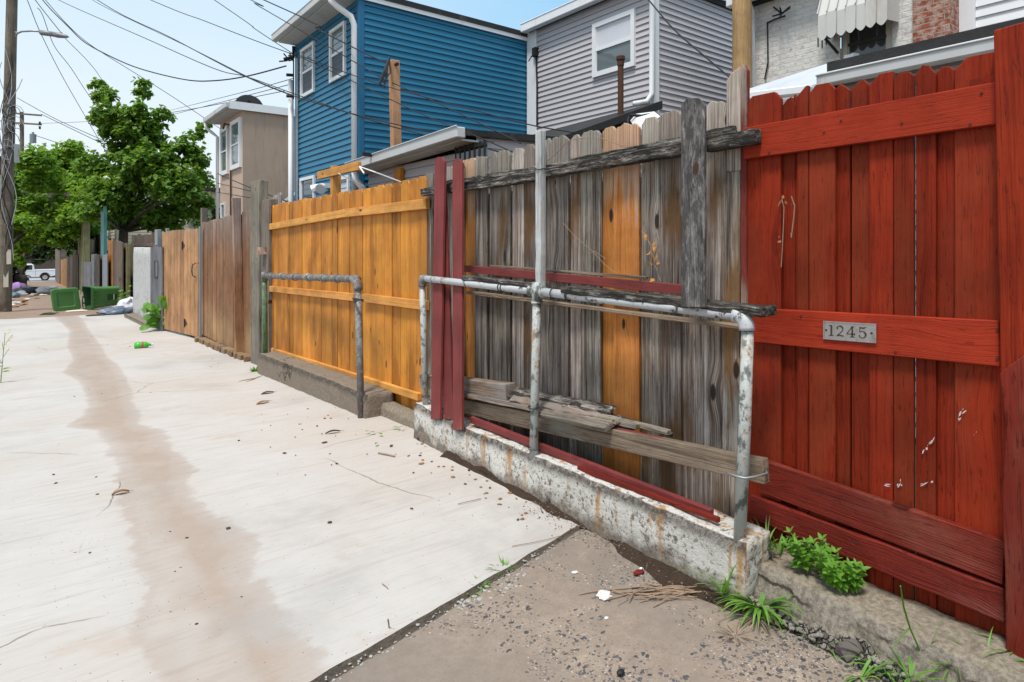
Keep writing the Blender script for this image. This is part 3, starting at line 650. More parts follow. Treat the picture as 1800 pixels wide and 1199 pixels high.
def stroke(pts, w0, w1=None):
    """ribbon through plate points with widths"""
    n=len(pts); ws=[w0+((w1 if w1 is not None else w0)-w0)*i/(n-1) for i in range(n)] if not isinstance(w0,list) else w0
    L=[];Rr=[]
    for i,(x,y) in enumerate(pts):
        a=pts[max(i-1,0)]; b=pts[min(i+1,n-1)]; dx,dy=b[0]-a[0],b[1]-a[1]; l=math.hypot(dx,dy) or 1
        nx,ny=-dy/l*ws[i]/2,dx/l*ws[i]/2; L.append((x+nx,y+ny)); Rr.append((x-nx,y-ny))
    vs=[PL(gx+x*gs,gy+y*gs,.0034) for x,y in L+Rr]
    mb.add(vs,[[i,i+1,n+i+1,n+i] for i in range(n-1)])
def arc(cx,cy,rx,ry,a0,a1,n=14): return [(cx+rx*math.cos(R(a0+(a1-a0)*i/n)),cy+ry*math.sin(R(a0+(a1-a0)*i/n))) for i in range(n+1)]
gs=ph*.58; gy=ph*.21
def digit(ch,x0):
    global mb,gx
    mb=MB(); gx=x0
    if ch=='1':
        stroke([(.25,0),(.25,1)],.17); stroke([(.02,.03),(.48,.03)],.07); stroke([(.02,.95),(.25,.97)],.07)
    if ch=='2':
        stroke(arc(.33,.69,.27,.28,175,-40,16)+[(.4,.36),(.2,.2),(.06,.04)],[.05,.15]+[.08]*3+[.1,.12,.14,.15,.15,.15,.14,.12,.1,.09,.08]+[.08]*4)
        stroke([(.05,.05),(.3,.1),(.68,.05)],[.06,.15,.1]); stroke([(.09,.72),(.16,.72)],.14)
    if ch=='4':
        stroke([(.5,0),(.5,1)],.16); stroke([(.5,.98),(.02,.32)],.07); stroke([(0,.29),(.74,.29)],.085); stroke([(.28,.03),(.72,.03)],.065); stroke([(.7,.2),(.72,.4)],.07); stroke([(.4,.98),(.68,.98)],.05)
    if ch=='5':
        stroke([(.12,.5),(.14,1)],.075); stroke([(.12,.95),(.4,.9),(.68,.99)],[.1,.14,.06]); stroke([(.12,.5)]+arc(.33,.31,.3,.3,110,-150,18),[.05,.06]+[.08]*2+[.1,.12,.15,.17,.17,.16,.14,.12,.1,.09,.08,.08,.08,.07,.07,.07]); stroke([(.05,.2),(.15,.2)],.13)
    mb.build('digit',dgm.m,plate,recalc=False)
for ch,fx_ in zip('1245',(.105,.255,.455,.675)): digit(ch,pw*fx_)
for fx_ in (.055,.915):
    mb=MB(); c0=PL(pw*fx_,ph*.5,.0026); mb.tube([c0,c0-Vector((.0015,0,0))],.0042,10); mb.build('screw',RUST.m,plate)

# ---- weathered grey fence
grey=thing('weathered_fence','weathered grey picket fence with a few orange brown replacement boards','fence',(XF,2.9,.2))
mb=MB()
gb=[(748,761,305,0,'flat'),(763,779,297,1,'jag'),(780,797,292,1,'jag'),(798,814,285,0,'jag'),(835,856,273,0,'jag'),(860,873,268,0,'jag'),(873.6,896,264,.3,'jag'),(900,920,259,0,'jag'),(921,939,253,0,'jag'),(940,954,248,1,'jag'),(954,969,243,1,'jag'),(967,998,240,0,'jag'),(1002.5,1020,236,.3,'jag'),(1020.8,1055,229,0,'jag'),(1127,1157,206,0,'dog'),(1158,1197,194,.35,'jag'),(1198,1237,186,1,'jag'),(1237,1275,178,0,'jag'),(1271,1300,172,-.5,'jag')]
for a,b,t,k,s in gb: board(mb,a,b,t,.10,XF+.02*k,.02,s)
mb.build('board_panel',W_GREY.m,grey,bevel=.002)
for q in ((813,822,281,.12,XF+.02,.02,'flat'),(822,836,278,.12,XF,.02,'dog'),(1058,1081,221,.10,XF+.022,.02,'jag'),(1079,1123,217,.10,XF-.002,.02,'jag')):
    mb=MB(); board(mb,*q); mb.build('replacement_board',W_AMBER.m,grey,bevel=.002)['label']='newer orange brown board among grey ones'
# backing red slivers seen in the joints
mb=MB(); mb.cube(XF+.045,XF+.052,Yp(1305),Yp(770),.35,1.75)
mb.build('gap_backing',W_MAROON.m,grey)
# tall end post with peeling red edge
pt=onX(1275,131,XF-.02)
mb=MB(); yl,yr=Yp(1276,XF-.02),Yp(1300,XF-.02); mb.prism([(0,1.72),(yl-yr,1.72),(yl-yr+.004,pt.z+.02),(.025,pt.z-.0),(0,pt.z-.03)],(XF-.02,yl,0),(0,-1,0),(0,0,1),-.06)
mb.build('post',W_GREY.m,grey,bevel=.004)
mb=MB(); yr2=Yp(1312,XF-.012); mb.prism([(0,.14),(yr-yr2-.002,.14),(yr-yr2-.002,pt.z+.0),(.006,pt.z+.03),(0,pt.z+.02)],(XF-.012,yr-.001,0),(0,-1,0),(0,0,1),-.03)
m_=wood('peeling_maroon_edge',[(.25,(.14,.02,.014)),(.5,(.2,.03,.022)),(.8,(.16,.024,.018))],var=.1,bump=.8,patch=(.42,.37,.31),knot_amt=.2)
mb.build('post_edge',m_.m,grey,bevel=.002)
hbeam(739,951,332,299,345,317,XF-.075,.055,seg=14,jit=.003).build('rail',W_OLD.m,grey,bevel=.004)
hbeam(950,1198,296,249,312,272,XF-.085,.06,seg=16,jit=.003).build('rail',W_OLD.m,grey,bevel=.004)
hbeam(1236,1327,241,226,267,250.5,XF-.085,.06,seg=6,jit=.0025).build('rail',W_OLD.m,grey,bevel=.004)
mb=hbeam(765,1000,320,283,328,292,XF-.03,.026,seg=10,jit=.003); mb=hbeam(1000,1196,279,239.5,290,252,XF-.03,.026,mb,seg=10,jit=.003); mb=hbeam(1237,1292,230,220,246,235,XF-.035,.028,mb,seg=5,jit=.004)
mb.build('rail_backing',W_OLD.m,grey,bevel=.003)
# lower stringer just under the pipe
hbeam(818,1312,511,574,517,580,XF-.06,.05,seg=10,jit=.002).build('rail',W_PLANK.m,grey,bevel=.003)
# ---- whitewashed stake tied at the middle post
XS=2.24
a,b=onX(950,230,XS),onX(950.5,503,XS); mb=MB(); mb.box((a+b)/2,(b-a)*-.5,Vector((0,.0225,0)),Vector((.02,0,0)),None,10,.0015)
stake=mb.build('wooden_stake',W_WHITEPOST.m,bevel=.003); tag(stake,'whitewashed square stake standing on the pipe tee before the grey fence','stake')
mb=MB(); p=onX(950,298,XS); pr=[p+Vector((.027*math.cos(t),.03*math.sin(t),.004*math.sin(3*t))) for t in [i*.45 for i in range(15)]]; mb.tube(pr,.003,5); mb.build('wire_tie',WIREM.m,stake)

# ---- pipe railing on the white wall
def pipe(name,pts,r,mat,par): 
    mb=MB(); mb.tube(pts,r,14); return mb.build(name,mat.m,par,smooth=True)
def bend(a,c,b,n=7,k=.07):
    a,b,c=Vector(a),Vector(b),Vector(c); u=c+(a-c).normalized()*k; w=c+(b-c).normalized()*k
    return [u*(1-t)**2+c*2*t*(1-t)+w*t*t for t in [i/n for i in range(n+1)]]
pl_b,pl_t=onX(748,714,2.235),onX(742,489,2.225); pm_b,pm_t=onX(938,806,2.19),onX(944,512,2.215); pr_b,pr_t=onX(1300,950,2.185),onX(1318,565,2.20)
rail=thing('pipe_railing','peeling grey white pipe railing on three posts on the white wall','railing',(2.2,2.9,.25))
corner=onX(1314,556,2.205)
pipe('post',[pl_b,pl_b.lerp(pl_t,.5),pl_t],.022,PIPE,rail); pipe('post',[pm_b,pm_b.lerp(pm_t,.5),pm_t],.0235,PIPE,rail)
pipe('post',[pr_b,pr_b.lerp(pr_t,.5),corner-Vector((0,0,.06))],.0235,PIPE,rail)
pipe('top_pipe',[pl_t,pm_t],.0225,PIPE_TOP,rail); pipe('top_pipe',[pm_t,pm_t.lerp(corner,.5),corner+(pm_t-corner).normalized()*.06],.023,PIPE_TOP,rail)
pipe('elbow',bend(pm_t,corner,pr_b,8,.055),.030,PIPE_TOP,rail)
mb=MB(); d=(corner-pm_t).normalized(); mb.tube([pm_t-d*.05,pm_t+d*.055],.029,14); mb.tube([pm_t-Vector((0,0,.065)),pm_t+Vector((0,0,.05))],.029,14); mb.tube([pm_t-Vector((0,0,.068)),pm_t-Vector((0,0,.056))],.033,14); mb.tube([pm_t+d*.05,pm_t+d*.062],.033,14); mb.tube([pm_t-d*.057,pm_t-d*.047],.032,14); mb.build('pipe_tee',PIPE.m,rail,smooth=True)
pipe('elbow',bend(pl_b,pl_t,pm_t,8,.06),.03,PIPE2,rail)
mb=MB()
def ring(c,axis,r,t=.003,n=16,seg=5):
    axis=Vector(axis).normalized(); u=axis.orthogonal().normalized(); w=axis.cross(u); mb.tube([Vector(c)+(u*math.cos(6.283*i/n)+w*math.sin(6.283*i/n))*r for i in range(n+1)],t,seg)
for f in (.74,.76): ring(pl_t.lerp(pm_t,f),pm_t-pl_t,.027)
for f in (.11,.2,.205): ring(pm_t.lerp(corner,f),corner-pm_t,.029)
for z in (.055,.28,.283): ring(pm_b+Vector((0,0,z)),(0,0,1),.030)
ring(pl_b+Vector((0,0,.07)),(0,0,1),.028)
mb.build('wire_tie',DARKMETAL.m,rail)
mb=MB(); c=onX(1303,834,2.185); mb.tube([c+Vector((-.028,.04,0)),c+Vector((-.032,.0,0)),c+Vector((-.026,-.03,.0)),c+Vector((.02,-.05,.002)),c+Vector((.09,-.055,.0)),c+Vector((.12,-.03,.0))],.0045,6); mb.build('wire_tie',METAL.m,rail,smooth=True)

# ---- planks stored on the railing
def thing1(mb,name,mat,label,cat='plank',bevel=.003,group=None): return tag(mb.build(name,mat.m,bevel=bevel),label,cat,group)
def flatplank(px0,px1,y0,y1,X,w,th,mb=None,seg=10,jit=.003,z0=None,z1=None,dx=0):
    """lying plank: front top arris on photo rows y0,y1 at plane X, width w inwards"""
    a,b=onX(px0,y0,X),onX(px1,y1,X+dx); mb=mb or MB()
    c0=a+Vector((w/2,0,-th/2)); c1=b+Vector((w/2,0,-th/2)); mb.beam(c0,c1,w,th,(0,0,1),None,seg,jit); return mb
thing1(flatplank(985,1337,503,541,2.185,.12,.036,seg=16,jit=.004),'plank',W_OLD,'rotten lichen stained plank lying on the pipe, reaching the red fence',bevel=.005)
thing1(flatplank(812,942,484,500,2.20,.07,.03,seg=10,jit=.004),'plank',W_OLD,'short decayed plank resting on the pipe left of the white stake',bevel=.004)
thing1(flatplank(738,768,486,491,2.22,.06,.03),'plank',W_PLANK,'stub of grey board end resting on the left pipe elbow',bevel=.004)
thing1(hbeam(815,1198,465,502,479,517,XF-.065,.02,seg=8,jit=.002),'plank',W_MAROON,'long maroon board standing on edge behind the pipe railing',bevel=.002)
thing1(hbeam(860,1136,465,487,470,490.5,XF-.035,.018,seg=6,jit=.0015),'plank',W_PLANK,'thin pale lath standing behind the maroon board on the railing',bevel=.002)
# lower planks
thing1(hbeam(775,1342,694,809,718,851,2.275,.04,seg=14,jit=.0015),'plank',W_PLANK,'long brown grained plank on edge wired to the railing posts',bevel=.003)
thing1(hbeam(737,888,655,678,683,704,2.27,.085,seg=6,jit=.002),'beam',W_PLANK,'short thick sawn beam stacked behind the leaning maroon boards','beam',.004)
mb=MB(); a=onX(742,690,2.29); b=onX(820,704,2.29); mb.beam(a,b,.09,.03,seg=4,jit=.002); 
thing1(flatplank(800,930,690,716,2.235,.10,.02,seg=6,jit=.003),'plank',W_POST,'thin grey plank wedged under the short thick beam',bevel=.003)
a,b=onX(938,722,2.225),onX(1064,748,2.225)
thing1(MB().beam(a+Vector((.05,0,-.005)),b+Vector((.05,0,-.005)),.115,.03,(-.35,0,1),None,6,.003),'plank',W_POST,'short grey plank lying flat across the long brown plank',bevel=.004)
def splinter(p0,p1,w,h,mat,label,up=(-.5,0,1)): 
    mb=MB(); mb.beam(p0,p1,w,h,up,None,14,.006); return thing1(mb,'split_plank',mat,label,'plank',.003)
splinter(onX(892,688,2.33),onX(1074,724,2.36),.10,.016,W_OLD,'dark split board lying behind the middle railing post')
splinter(onX(1000,712,2.33),onX(1118,752,2.36),.07,.016,W_OLD,'jagged rotten splinter of board pointing at the amber boards')
thing1(hbeam(900,1118,694,748,702,755,2.305,.03,seg=10,jit=.002),'plank',W_PLANK,'narrow brown strip lying along the split boards',bevel=.002)
thing1(hbeam(950,1160,722,770,727,776,2.29,.02,seg=10,jit=.002),'plank',W_MAROON,'narrow rust red strip above the long brown plank',bevel=.002)
thing1(hbeam(826,1248,733,896,743,914,2.235,.026,seg=8,jit=.001),'plank',W_MAROON,'long dark maroon slat sloping along the wall top',bevel=.002)
thing1(hbeam(1014,1262,819,911,827,920,2.20,.018,seg=8,jit=.001),'plank',W_RED_WORN,'short red slat lying on the wall below the maroon slat',bevel=.002)
thing1(hbeam(925,1172,696,757,702,765,2.33,.03,seg=10,jit=.0025),'plank',W_POST,'long thin grey slat sloping down over the split boards',bevel=.001)
thing1(hbeam(1010,1180,707,762,713,770,2.38,.02,seg=10,jit=.003),'plank',W_OLD,'dark splintered lath sloping down to the amber boards',bevel=.001)
splinter(onX(900,700,2.28),onX(1090,742,2.30),.05,.010,W_PLANK,'thin brown splintered strip above the short grey plank')
splinter(onX(930,694,2.35),onX(1010,712,2.38),.06,.012,W_GREY,'short curled grey splinter among the split boards')
# leaning maroon pickets
def leaning(px_t0,px_t1,yt,px_b0,px_b1,yb,Xt,Xb,label,style='dog',mat=W_MAROON):
    a=onX(px_t0,yt,Xt); a1=onX(px_t1,yt,Xt); b=onX(px_b0,yb,Xb); b1=onX(px_b1,yb,Xb)
    c=.02; vs=[]
    top=[a.lerp(a1,.0)-Vector((0,0,.035)),a.lerp(a1,.25),a.lerp(a1,.75),a1-Vector((0,0,.03))]
    ol=[b,b1]+top[::-1]; n=(a1-a).cross(b-a).normalized(); 
    if n.x<0: n=-n
    k=len(ol); L=(a-b).length
    gs=[(0,0,0),(0,.1,0),(L,.1,0),(L,.07,0),(L,.03,0),(L,0,0)]
    mb=MB(); mb.add(ol+[p+n*.02 for p in ol],[list(range(k)),list(range(k,2*k))[::-1]]+[[i,(i+1)%k,k+(i+1)%k,k+i] for i in range(k)],gs+[(g[0],g[1],.02) for g in gs])
    return thing1(mb,'leaning_board',mat,label,'board',.002)
leaning(764,781,276,757,773,737,2.31,2.165,'maroon pointed picket leaning on the grey fence beside the orange fence')
leaning(767,782,318,780.5,796.5,737,2.335,2.19,'maroon board with broken paintless foot leaning between two pickets')
leaning(795,812,279,796,811.5,756,2.31,2.15,'rightmost maroon picket leaning upright on the grey fence')

leaning(1197,1238,172,1197,1238,540,2.335,2.150,'tall dark grey batten leaning over the rotten plank and the rail',mat=W_BATTEN)

# ---- orange fence
orange=thing('orange_fence','new orange stained dog eared board fence on a concrete wall','fence',(XF,6.4,-.05))
mb=MB(); yl,yr=Yp(469),Yp(751); n=28; 
for i in range(n):
    a=yl+(yr-yl)*i/n; b=yl+(yr-yl)*(i+1)/n; z1=1.905+.03*(i/n)+rnd.uniform(-.008,.008)
    zb=zg(a)+.0
    mb.prism(top_outline(a-b-rnd.uniform(.003,.007),zb,z1,'dog'),(XF+rnd.uniform(-.005,.005),a,0),(0,-1,0),(0,0,1),-.018)
mb.build('board_panel',W_ORANGE.m,orange,bevel=.0015)
mb=MB(); mb.cube(XF+.03,XF+.07,yr+.1,yl-.1,.2,.29,'y'); mb.cube(XF+.03,XF+.07,yr+.1,yl-.1,1.5,1.59,'y'); mb.cube(XF+.03,XF+.04,yr+.05,yl-.05,-.1,1.7); mb.build('gap_backing',W_ORANGE.m,orange)  # back rails, and a panel added so the board gaps turn dark
for px0,px1,a,b,c_,d in ((466,606,395,367.5,405,381.5),(606.5,748,367.5,349,381.5,367)):
    hbeam(px0,px1,a,b,c_,d,XF-.042,.04).build('rail',W_ORANGE_R.m,orange,bevel=.002)
for px0,px1,a,b,c_,d in ((471,621,502.5,516.5,512.5,529),(636,747,517,529,530,546)):
    hbeam(px0,px1,a,b,c_,d,XF-.042,.04).build('rail',W_ORANGE_R.m,orange,bevel=.002)
hbeam(476,734,612,692,619.5,705,XF-.042,.04).build('rail',W_ORANGE_R.m,orange,bevel=.002)

# ---- pipe hoop before the orange fence
hoop=thing('pipe_railing','rusty grey pipe hoop with wire rings before the orange fence','railing',(2.25,6.2,.1))
hl_b,hl_t=onX(466,620,2.28),onX(465,485,2.28); hr_b,hr_t=onX(635,737,2.16),onX(629,491,2.2)
pipe('post',[hl_b,hl_b.lerp(hl_t,.5),hl_t],.032,PIPE_GREEN,hoop); pipe('post',[hr_b-Vector((0,0,.03)),hr_b.lerp(hr_t,.5),hr_t-Vector((0,0,.05))],.029,PIPE2,hoop)
pipe('top_pipe',[hl_t,hl_t.lerp(hr_t,.5),hr_t],.032,PIPE2,hoop); pipe('elbow',bend(hl_t,hr_t,hr_b,8,.09),.038,PIPE2,hoop)
mb=MB(); mb.tube([hl_t-Vector((0,0,.06)),hl_t+Vector((0,0,.05))],.042,12); mb.build('pipe_tee',PIPE2.m,hoop,smooth=True)
mb=MB()
for f in (.1,.26,.42,.57,.72,.84): ring(hl_t.lerp(hr_t,f),(hr_t-hl_t).normalized()+Vector((0,0,rnd.uniform(-.2,.2))),.040,.004)
mb.build('wire_ring',METAL.m,hoop)
mb=MB(); c=onX(631,527,2.18); ring(c,(0,0,1),.036,.005); ring(c,(.4,0,1),.04,.004); mb.tube([c+Vector((-.03,.05,.01)),c+Vector((-.04,0,-.02)),c+Vector((-.03,-.06,.01))],.008,6); mb.build('pipe_clamp',DARKMETAL.m,hoop)
# ------------------------------------------------------------------ brown fence + tan gate further along
bf=thing('brown_fence','faded brown vertical board fence panel between tan gate and grey post','fence',(XF,10.8,-.3))
mb=MB(); yl,yr=Yp(354),Yp(448); n=15
for i in range(n):
    a=yl+(yr-yl)*i/n; b=yl+(yr-yl)*(i+1)/n; f=i/n; z1=1.80+.08*f+rnd.uniform(-.02,.02)
    zb=zg(a)+.13-.10*f
    mb.prism(top_outline(a-b-.012,zb,z1,'dog'),(XF+rnd.uniform(-.008,.008),a,0),(0,-1,0),(0,0,1),-.02)
mb.cube(XF+.03,XF+.04,yr,yl,zg(yl)+.1,1.7)
mb.build('board_panel',W_BROWN.m,bf)
mb=MB(); a=onX(415,348,XF-.07); b=onX(421,640,XF-.05); mb.beam(b,a,.09,.11,(1,0,0),None,10,.003); mb.build('post',W_BROWN.m,bf,bevel=.004)
mb=MB(); a=onX(359,366,XF+.08); b=onX(359,420,XF+.08); mb.beam(b-Vector((0,0,1)),a,.1,.1,(1,0,0),None,6,.003); mb.build('post',W_POST.m,bf)
# two old posts at the joint with the orange fence
def post(px0,px1,yt,X,label,mat=W_POST,zb=None,dep=.12,cat='post',lean=0):
    a,b=onX(px0,yt,X),onX(px1,yt,X); w=a.y-b.y; yc=(a.y+b.y)/2; z0=(zg(yc) if zb is None else zb)
    mb=MB(); mb.box((X+dep/2,yc,(z0+a.z)/2),Vector((lean,0,(a.z-z0)/2)),Vector((0,w/2,0)),Vector((dep/2,0,0)),None,12,.004)
    return tag(mb.build('fence_post',mat.m,bevel=.006),label,cat)
post(440,455,320,XF-.08,'tall weathered square post between brown fence and orange fence')
post(456,472,352,XF-.05,'shorter dark grey post touching the orange fence left end',zb=-.12)
mb=MB(); a=onX(462,441,XF-.075); mb.box(a,Vector((0,.07,0)),Vector((.05,0,0)),Vector((0,0,.045)),None,2,.004); tag(mb.build('brick',BRICK_R.m),'single red brick wedged on the dark grey post','brick')
# brick footing
k=0
for Y in [yl-.03-.225*i for i in range(15)]:
    if Y<yr+.02: break
    mb=MB(); h=.075 if k<11 else .06
    mb.box((XF-.06+rnd.uniform(-.015,.015),Y-.1,zg(Y)+.045),Vector((0,.1,0)).lerp(Vector((.02,.1,0)),rnd.random()),Vector((.06,0,0)),Vector((0,0,.05)),None,3,.005)
    tag(mb.build('brick',BRICKS.m,bevel=.006),'worn ochre brick laid in a row under the brown fence','brick','bricks under the brown fence'); k+=1
# gate, swung slightly towards the alley
ga=onX(350,430,XF); ga=Vector((XF-.02,ga.y,0)); gb_=Vector((2.2,15.05,0)); gd=(gb_-ga).normalized(); gl=(gb_-ga).length
gate=thing('wooden_gate','tan board gate with black strap hinges and pull handle','gate',(ga.x,ga.y,zg(ga.y)))
mb=MB(); n=11
for i in range(n):
    o=ga+gd*gl*(i/n)+Vector((0,0,0)); zb=zg(o.y)+.06; z1=1.70-.03*i/n+rnd.uniform(-.012,.012)
    mb.prism([(0,zb),(gl/n-.014,zb),(gl/n-.014,z1-.01),(gl/n/2,z1),(0,z1-.01)],o,gd,(0,0,1),.02)
mb.beam(ga+Vector((.04,0,.7))+gd*.05,ga+gd*(gl-.05)+Vector((.04,0,.7)),.015,1.7); mb.build('board_panel',W_TAN.m,gate)
gn=Vector((-gd.y,gd.x,0)); gn=gn if gn.x<0 else -gn
def ong(px,py):
    r=ray(px,py); t=((ga-CAM).dot(gn))/r.dot(gn); return CAM+r*t
for py in (432,568):
    p=ong(321 if py<500 else 325,py)+gn*.006; mb=MB(); mb.add([p+gd*.0+Vector((0,0,.10)),p-gd*.15+Vector((0,0,.012)),p-gd*.15-Vector((0,0,.012)),p-Vector((0,0,.06))],[[0,1,2,3]]); mb.box(p+gn*.004,Vector((0,0,.08)),gd*.012,gn*.006); mb.build('hinge',BLACK.m,gate,recalc=False)
p=ong(346,475)+gn*.02; mb=MB(); mb.tube([p+Vector((0,0,.13)),p+gn*.04+Vector((0,0,.1))-gd*-.05,p+gn*.05+gd*.06,p+gn*.04-Vector((0,0,.1))+gd*.05,p-Vector((0,0,.13))],.010,8); mb.build('handle',DARKMETAL.m,gate,smooth=True)
mb=MB(); a=onX(352,398,XF-.05); b=onX(352,602,XF-.05); mb.cube(a.x-.02,a.x+.02,a.y-.04,a.y+.03,zg(a.y),a.z); tag(mb.build('gate_post',METAL.m),'thin galvanized steel gate post beside the tan gate','post')

# ------------------------------------------------------------------ far fences and walls on the right side of the alley
def panel(px0,px1,y0,y1,X,label,mat,n=6,name='board_fence',cat='fence',gap=.003,rails=(),X1=None,zb=None,style='dog'):
    X1=X if X1 is None else X1
    a=onX(px0,y0,X); b=onX(px1,y1,X1); d=Vector((b.x-a.x,b.y-a.y,0)); L=d.length; d.normalize()
    root=thing(name,label,cat,(a.x,a.y,zg(a.y)))
    mb=MB()
    for i in range(n):
        o=Vector((a.x,a.y,0))+d*(L*i/n); z1=a.z+(b.z-a.z)*(i+.5)/n+rnd.uniform(-.03,.03)
        mb.prism(top_outline(L/n-gap,(zg(o.y)-.02 if zb is None else zb),z1,style),o,d,(0,0,1),.03)
    mb.build('board_panel',mat.m,root)
    nn=Vector((d.y,-d.x,0)); nn=nn if nn.x<0 else -nn
    for zr in rails:
        mb=MB(); p=Vector((a.x,a.y,zr))+nn*.04; mb.beam(p,p+d*L,.04,.10); mb.build('rail',mat.m,root)
    return root
wa=onX(234,435,2.2); wb=onX(267,438,2.2)
rough_block('block_wall',CONC_PAINT,wb.y,wa.y,lambda Y:2.2,lambda Y:2.4,lambda Y:zg(Y)-.1,lambda Y:1.33,label='white painted block wall beside the grey plank gate',amp=.006,res=.2)
rough_block('kerb_wall',CONC_GREY,wb.y-.5,wa.y+.3,lambda Y:2.02,lambda Y:2.25,lambda Y:zg(Y)-.1,lambda Y:zg(Y)+.1,label='low brown kerb at the foot of the white block wall',amp=.01,res=.2,cat='kerb')
gg=panel(267,287,433,432,2.2,'narrow slate grey plank gate with latch slot','placeholder' and W_FARGREY,n=4,name='wooden_gate',cat='gate',style='flat')
mb=MB(); p=onX(274,473,2.16); mb.cube(p.x-.01,p.x+.02,p.y-.22,p.y+.22,p.z-.18,p.z+.18); mb.build('latch_plate',BLACK.m,gg)
mb=MB(); p=onX(275,473,2.14); mb.cube(p.x-.01,p.x+.02,p.y-.03,p.y+.03,p.z-.16,p.z+.16); mb.build('latch_bar',METAL.m,gg)
post(272,276.5,404,2.3,'thin grey steel pipe post above the grey plank gate',METAL,dep=.08)
post(291,293,402,2.5,'short steel stub behind the tan gate top edge',METAL,dep=.06)
panel(233,292,413,410,3.1,'brown board fence with rails showing above the white block wall',W_FAR,n=9,rails=(1.4,),X1=3.0)
panel(188,234,410,412,6.5,'teal metal panel fence far behind the brown boards',plain('teal_metal',(.05,.16,.17),.5),n=6,gap=.01,style='flat')
post(190,200,423,2.4,'bright orange stained narrow board post in the far fence row',W_ORANGE,dep=.1)
panel(200,217,419,428,2.38,'dark brown uneven picket fence next to the orange post',W_FAR,n=5,style='jag')
post(216,222,428,2.45,'mossy brown post left of the black bin',W_MOSS)
panel(216,236,432,430,2.9,'greenish brown boards behind the black bin',W_MOSS,n=5)
post(177,182,365,2.3,'tall teal painted pole among far fences',plain('teal_paint',(.06,.2,.2),.5,dirt=(.4,.38,.33)),dep=.12)
panel(176,190,450,448,2.3,'bluish grey metal sheet fence left of the orange post',plain('blue_grey_sheet',(.24,.27,.3),.45,.3,dirt=(.3,.27,.23)),n=4,gap=.0,style='flat')
post(160,165,447,2.1,'pale grey post end with red smear in the far row',W_FARGREY)
panel(164,176,446,448,2.2,'nearly black rotten boards between grey sheets',W_BARK,n=3,style='jag')
panel(146,161,462,460,2.1,'low slate grey plank fence far along the alley',W_FARGREY,n=5)
panel(146,178,404,412,2.9,'tall mossy board fence rising behind the slate planks',W_MOSS,n=7)
post(137,146,385,2.12,'tall grey green post under the tree canopy',W_MOSS,dep=.3)
panel(118,138,452,448,2.1,'dark shaded board fence under the trees',W_FAR,n=6)
post(129,134,440,2.05,'reddish brown post in the shaded far fence',W_FAR,dep=.2)
panel(105,118,458,455,2.1,'tan board fence beside the far pole',W_TAN,n=4)
post(97,105,372,2.0,'thick grey timber pole at the alley mouth near the pickup',W_POLE,dep=.5)
panel(16,26,448,456,-1.15,'weathered fence on the left behind the utility pole',W_MOSS,n=8,X1=-1.15)

# black wheelie bin standing by the fence
bp=onG(227,520); bb=thing('wheelie_bin','black upright wheelie bin against the mossy boards','bin',(2.62,24.6,zg(24.6)))
def taper(mb,c,w0,d0,w1,d1,z0,z1):
    v=[]
    for (w,d,z) in ((w0,d0,z0),(w1,d1,z1)):
        for p,q in ((-1,-1),(1,-1),(1,1),(-1,1)): v.append((c[0]+p*w/2,c[1]+q*d/2,z))
    mb.add(v,[[0,1,2,3],[4,5,6,7],[0,1,5,4],[1,2,6,5],[2,3,7,6],[3,0,4,7]])
mb=MB(); z=zg(24.6); taper(mb,(2.62,24.6),.42,.48,.55,.62,z+.05,z+.98); mb.build('body',BLACK.m,bb,bevel=.03)
mb=MB(); taper(mb,(2.62,24.6),.60,.68,.52,.6,z+.99,z+1.07); mb.build('lid',BLACK.m,bb,bevel=.02)
for q in (-.2,.2):
    mb=MB(); mb.tube([(2.38,24.6+q-.03,z+.1),(2.38,24.6+q+.03,z+.1)],.1,14); mb.build('wheel',BLACK.m,bb)

# ------------------------------------------------------------------ green bin lying on its side
GREEN=plain('green_bin_plastic',(.07,.2,.055),.45,var=.18,scale=5,dirt=(.075,.14,.07)); GREEN_SHADE=plain('green_bin_shade',(.02,.075,.025),.6)  # second green is the same plastic darkened, shade of the hollow painted in
PALE=plain('bleached_plastic',(.62,.55,.44),.6)
rim0=onG(152,545); zr=rim0.z+.02
gbin=thing('wheelie_bin','green wheelie bin tipped on its side with open lid','bin',(rim0.x,rim0.y,rim0.z+.02))
ax=Vector((.95,.30,.0)).normalized(); dp=Vector((-.30,.95,0)).normalized(); up=Vector((0,0,1))
def rect(s,w,h,zo,rad,inset=0):
    """rounded rectangle cross-section at distance s along the axis, w deep, h tall"""
    w-=inset*2; out=[]
    for cx,cy,a0 in ((w/2-rad,h-inset-rad,0),(-w/2+rad,h-inset-rad,90),(-w/2+rad,inset+rad,180),(w/2-rad,inset+rad,270)):
        for k in range(4):
            t=R(a0+k*30); x=cx+rad*math.cos(t); y=cy+rad*math.sin(t); out.append(Vector((rim0.x,rim0.y,zr))+ax*s+dp*x+up*(y+zo))
    return out
secs=[(0,.72,.76,0,.06),(.07,.72,.76,0,.06),(.075,.66,.71,.02,.06),(.55,.60,.64,.07,.07),(1.42,.5,.50,.2,.08),(1.47,.4,.40,.25,.06)]
rings=[rect(*s_) for s_ in secs]; k=len(rings[0]); vs=[p for r_ in rings for p in r_]
mb=MB(); mb.add(vs,[[i*k+j,i*k+(j+1)%k,(i+1)*k+(j+1)%k,(i+1)*k+j] for i in range(len(rings)-1) for j in range(k)]+[[(len(rings)-1)*k+j for j in range(k)]])
mb.build('body',GREEN.m,gbin,smooth=False,recalc=False)
ins=[rect(0,.72,.76,0,.06),rect(0,.72,.76,0,.05,.03),rect(1.0,.5,.54,.13,.06,.03)]; mb=MB(); vs=[p for r_ in ins for p in r_]
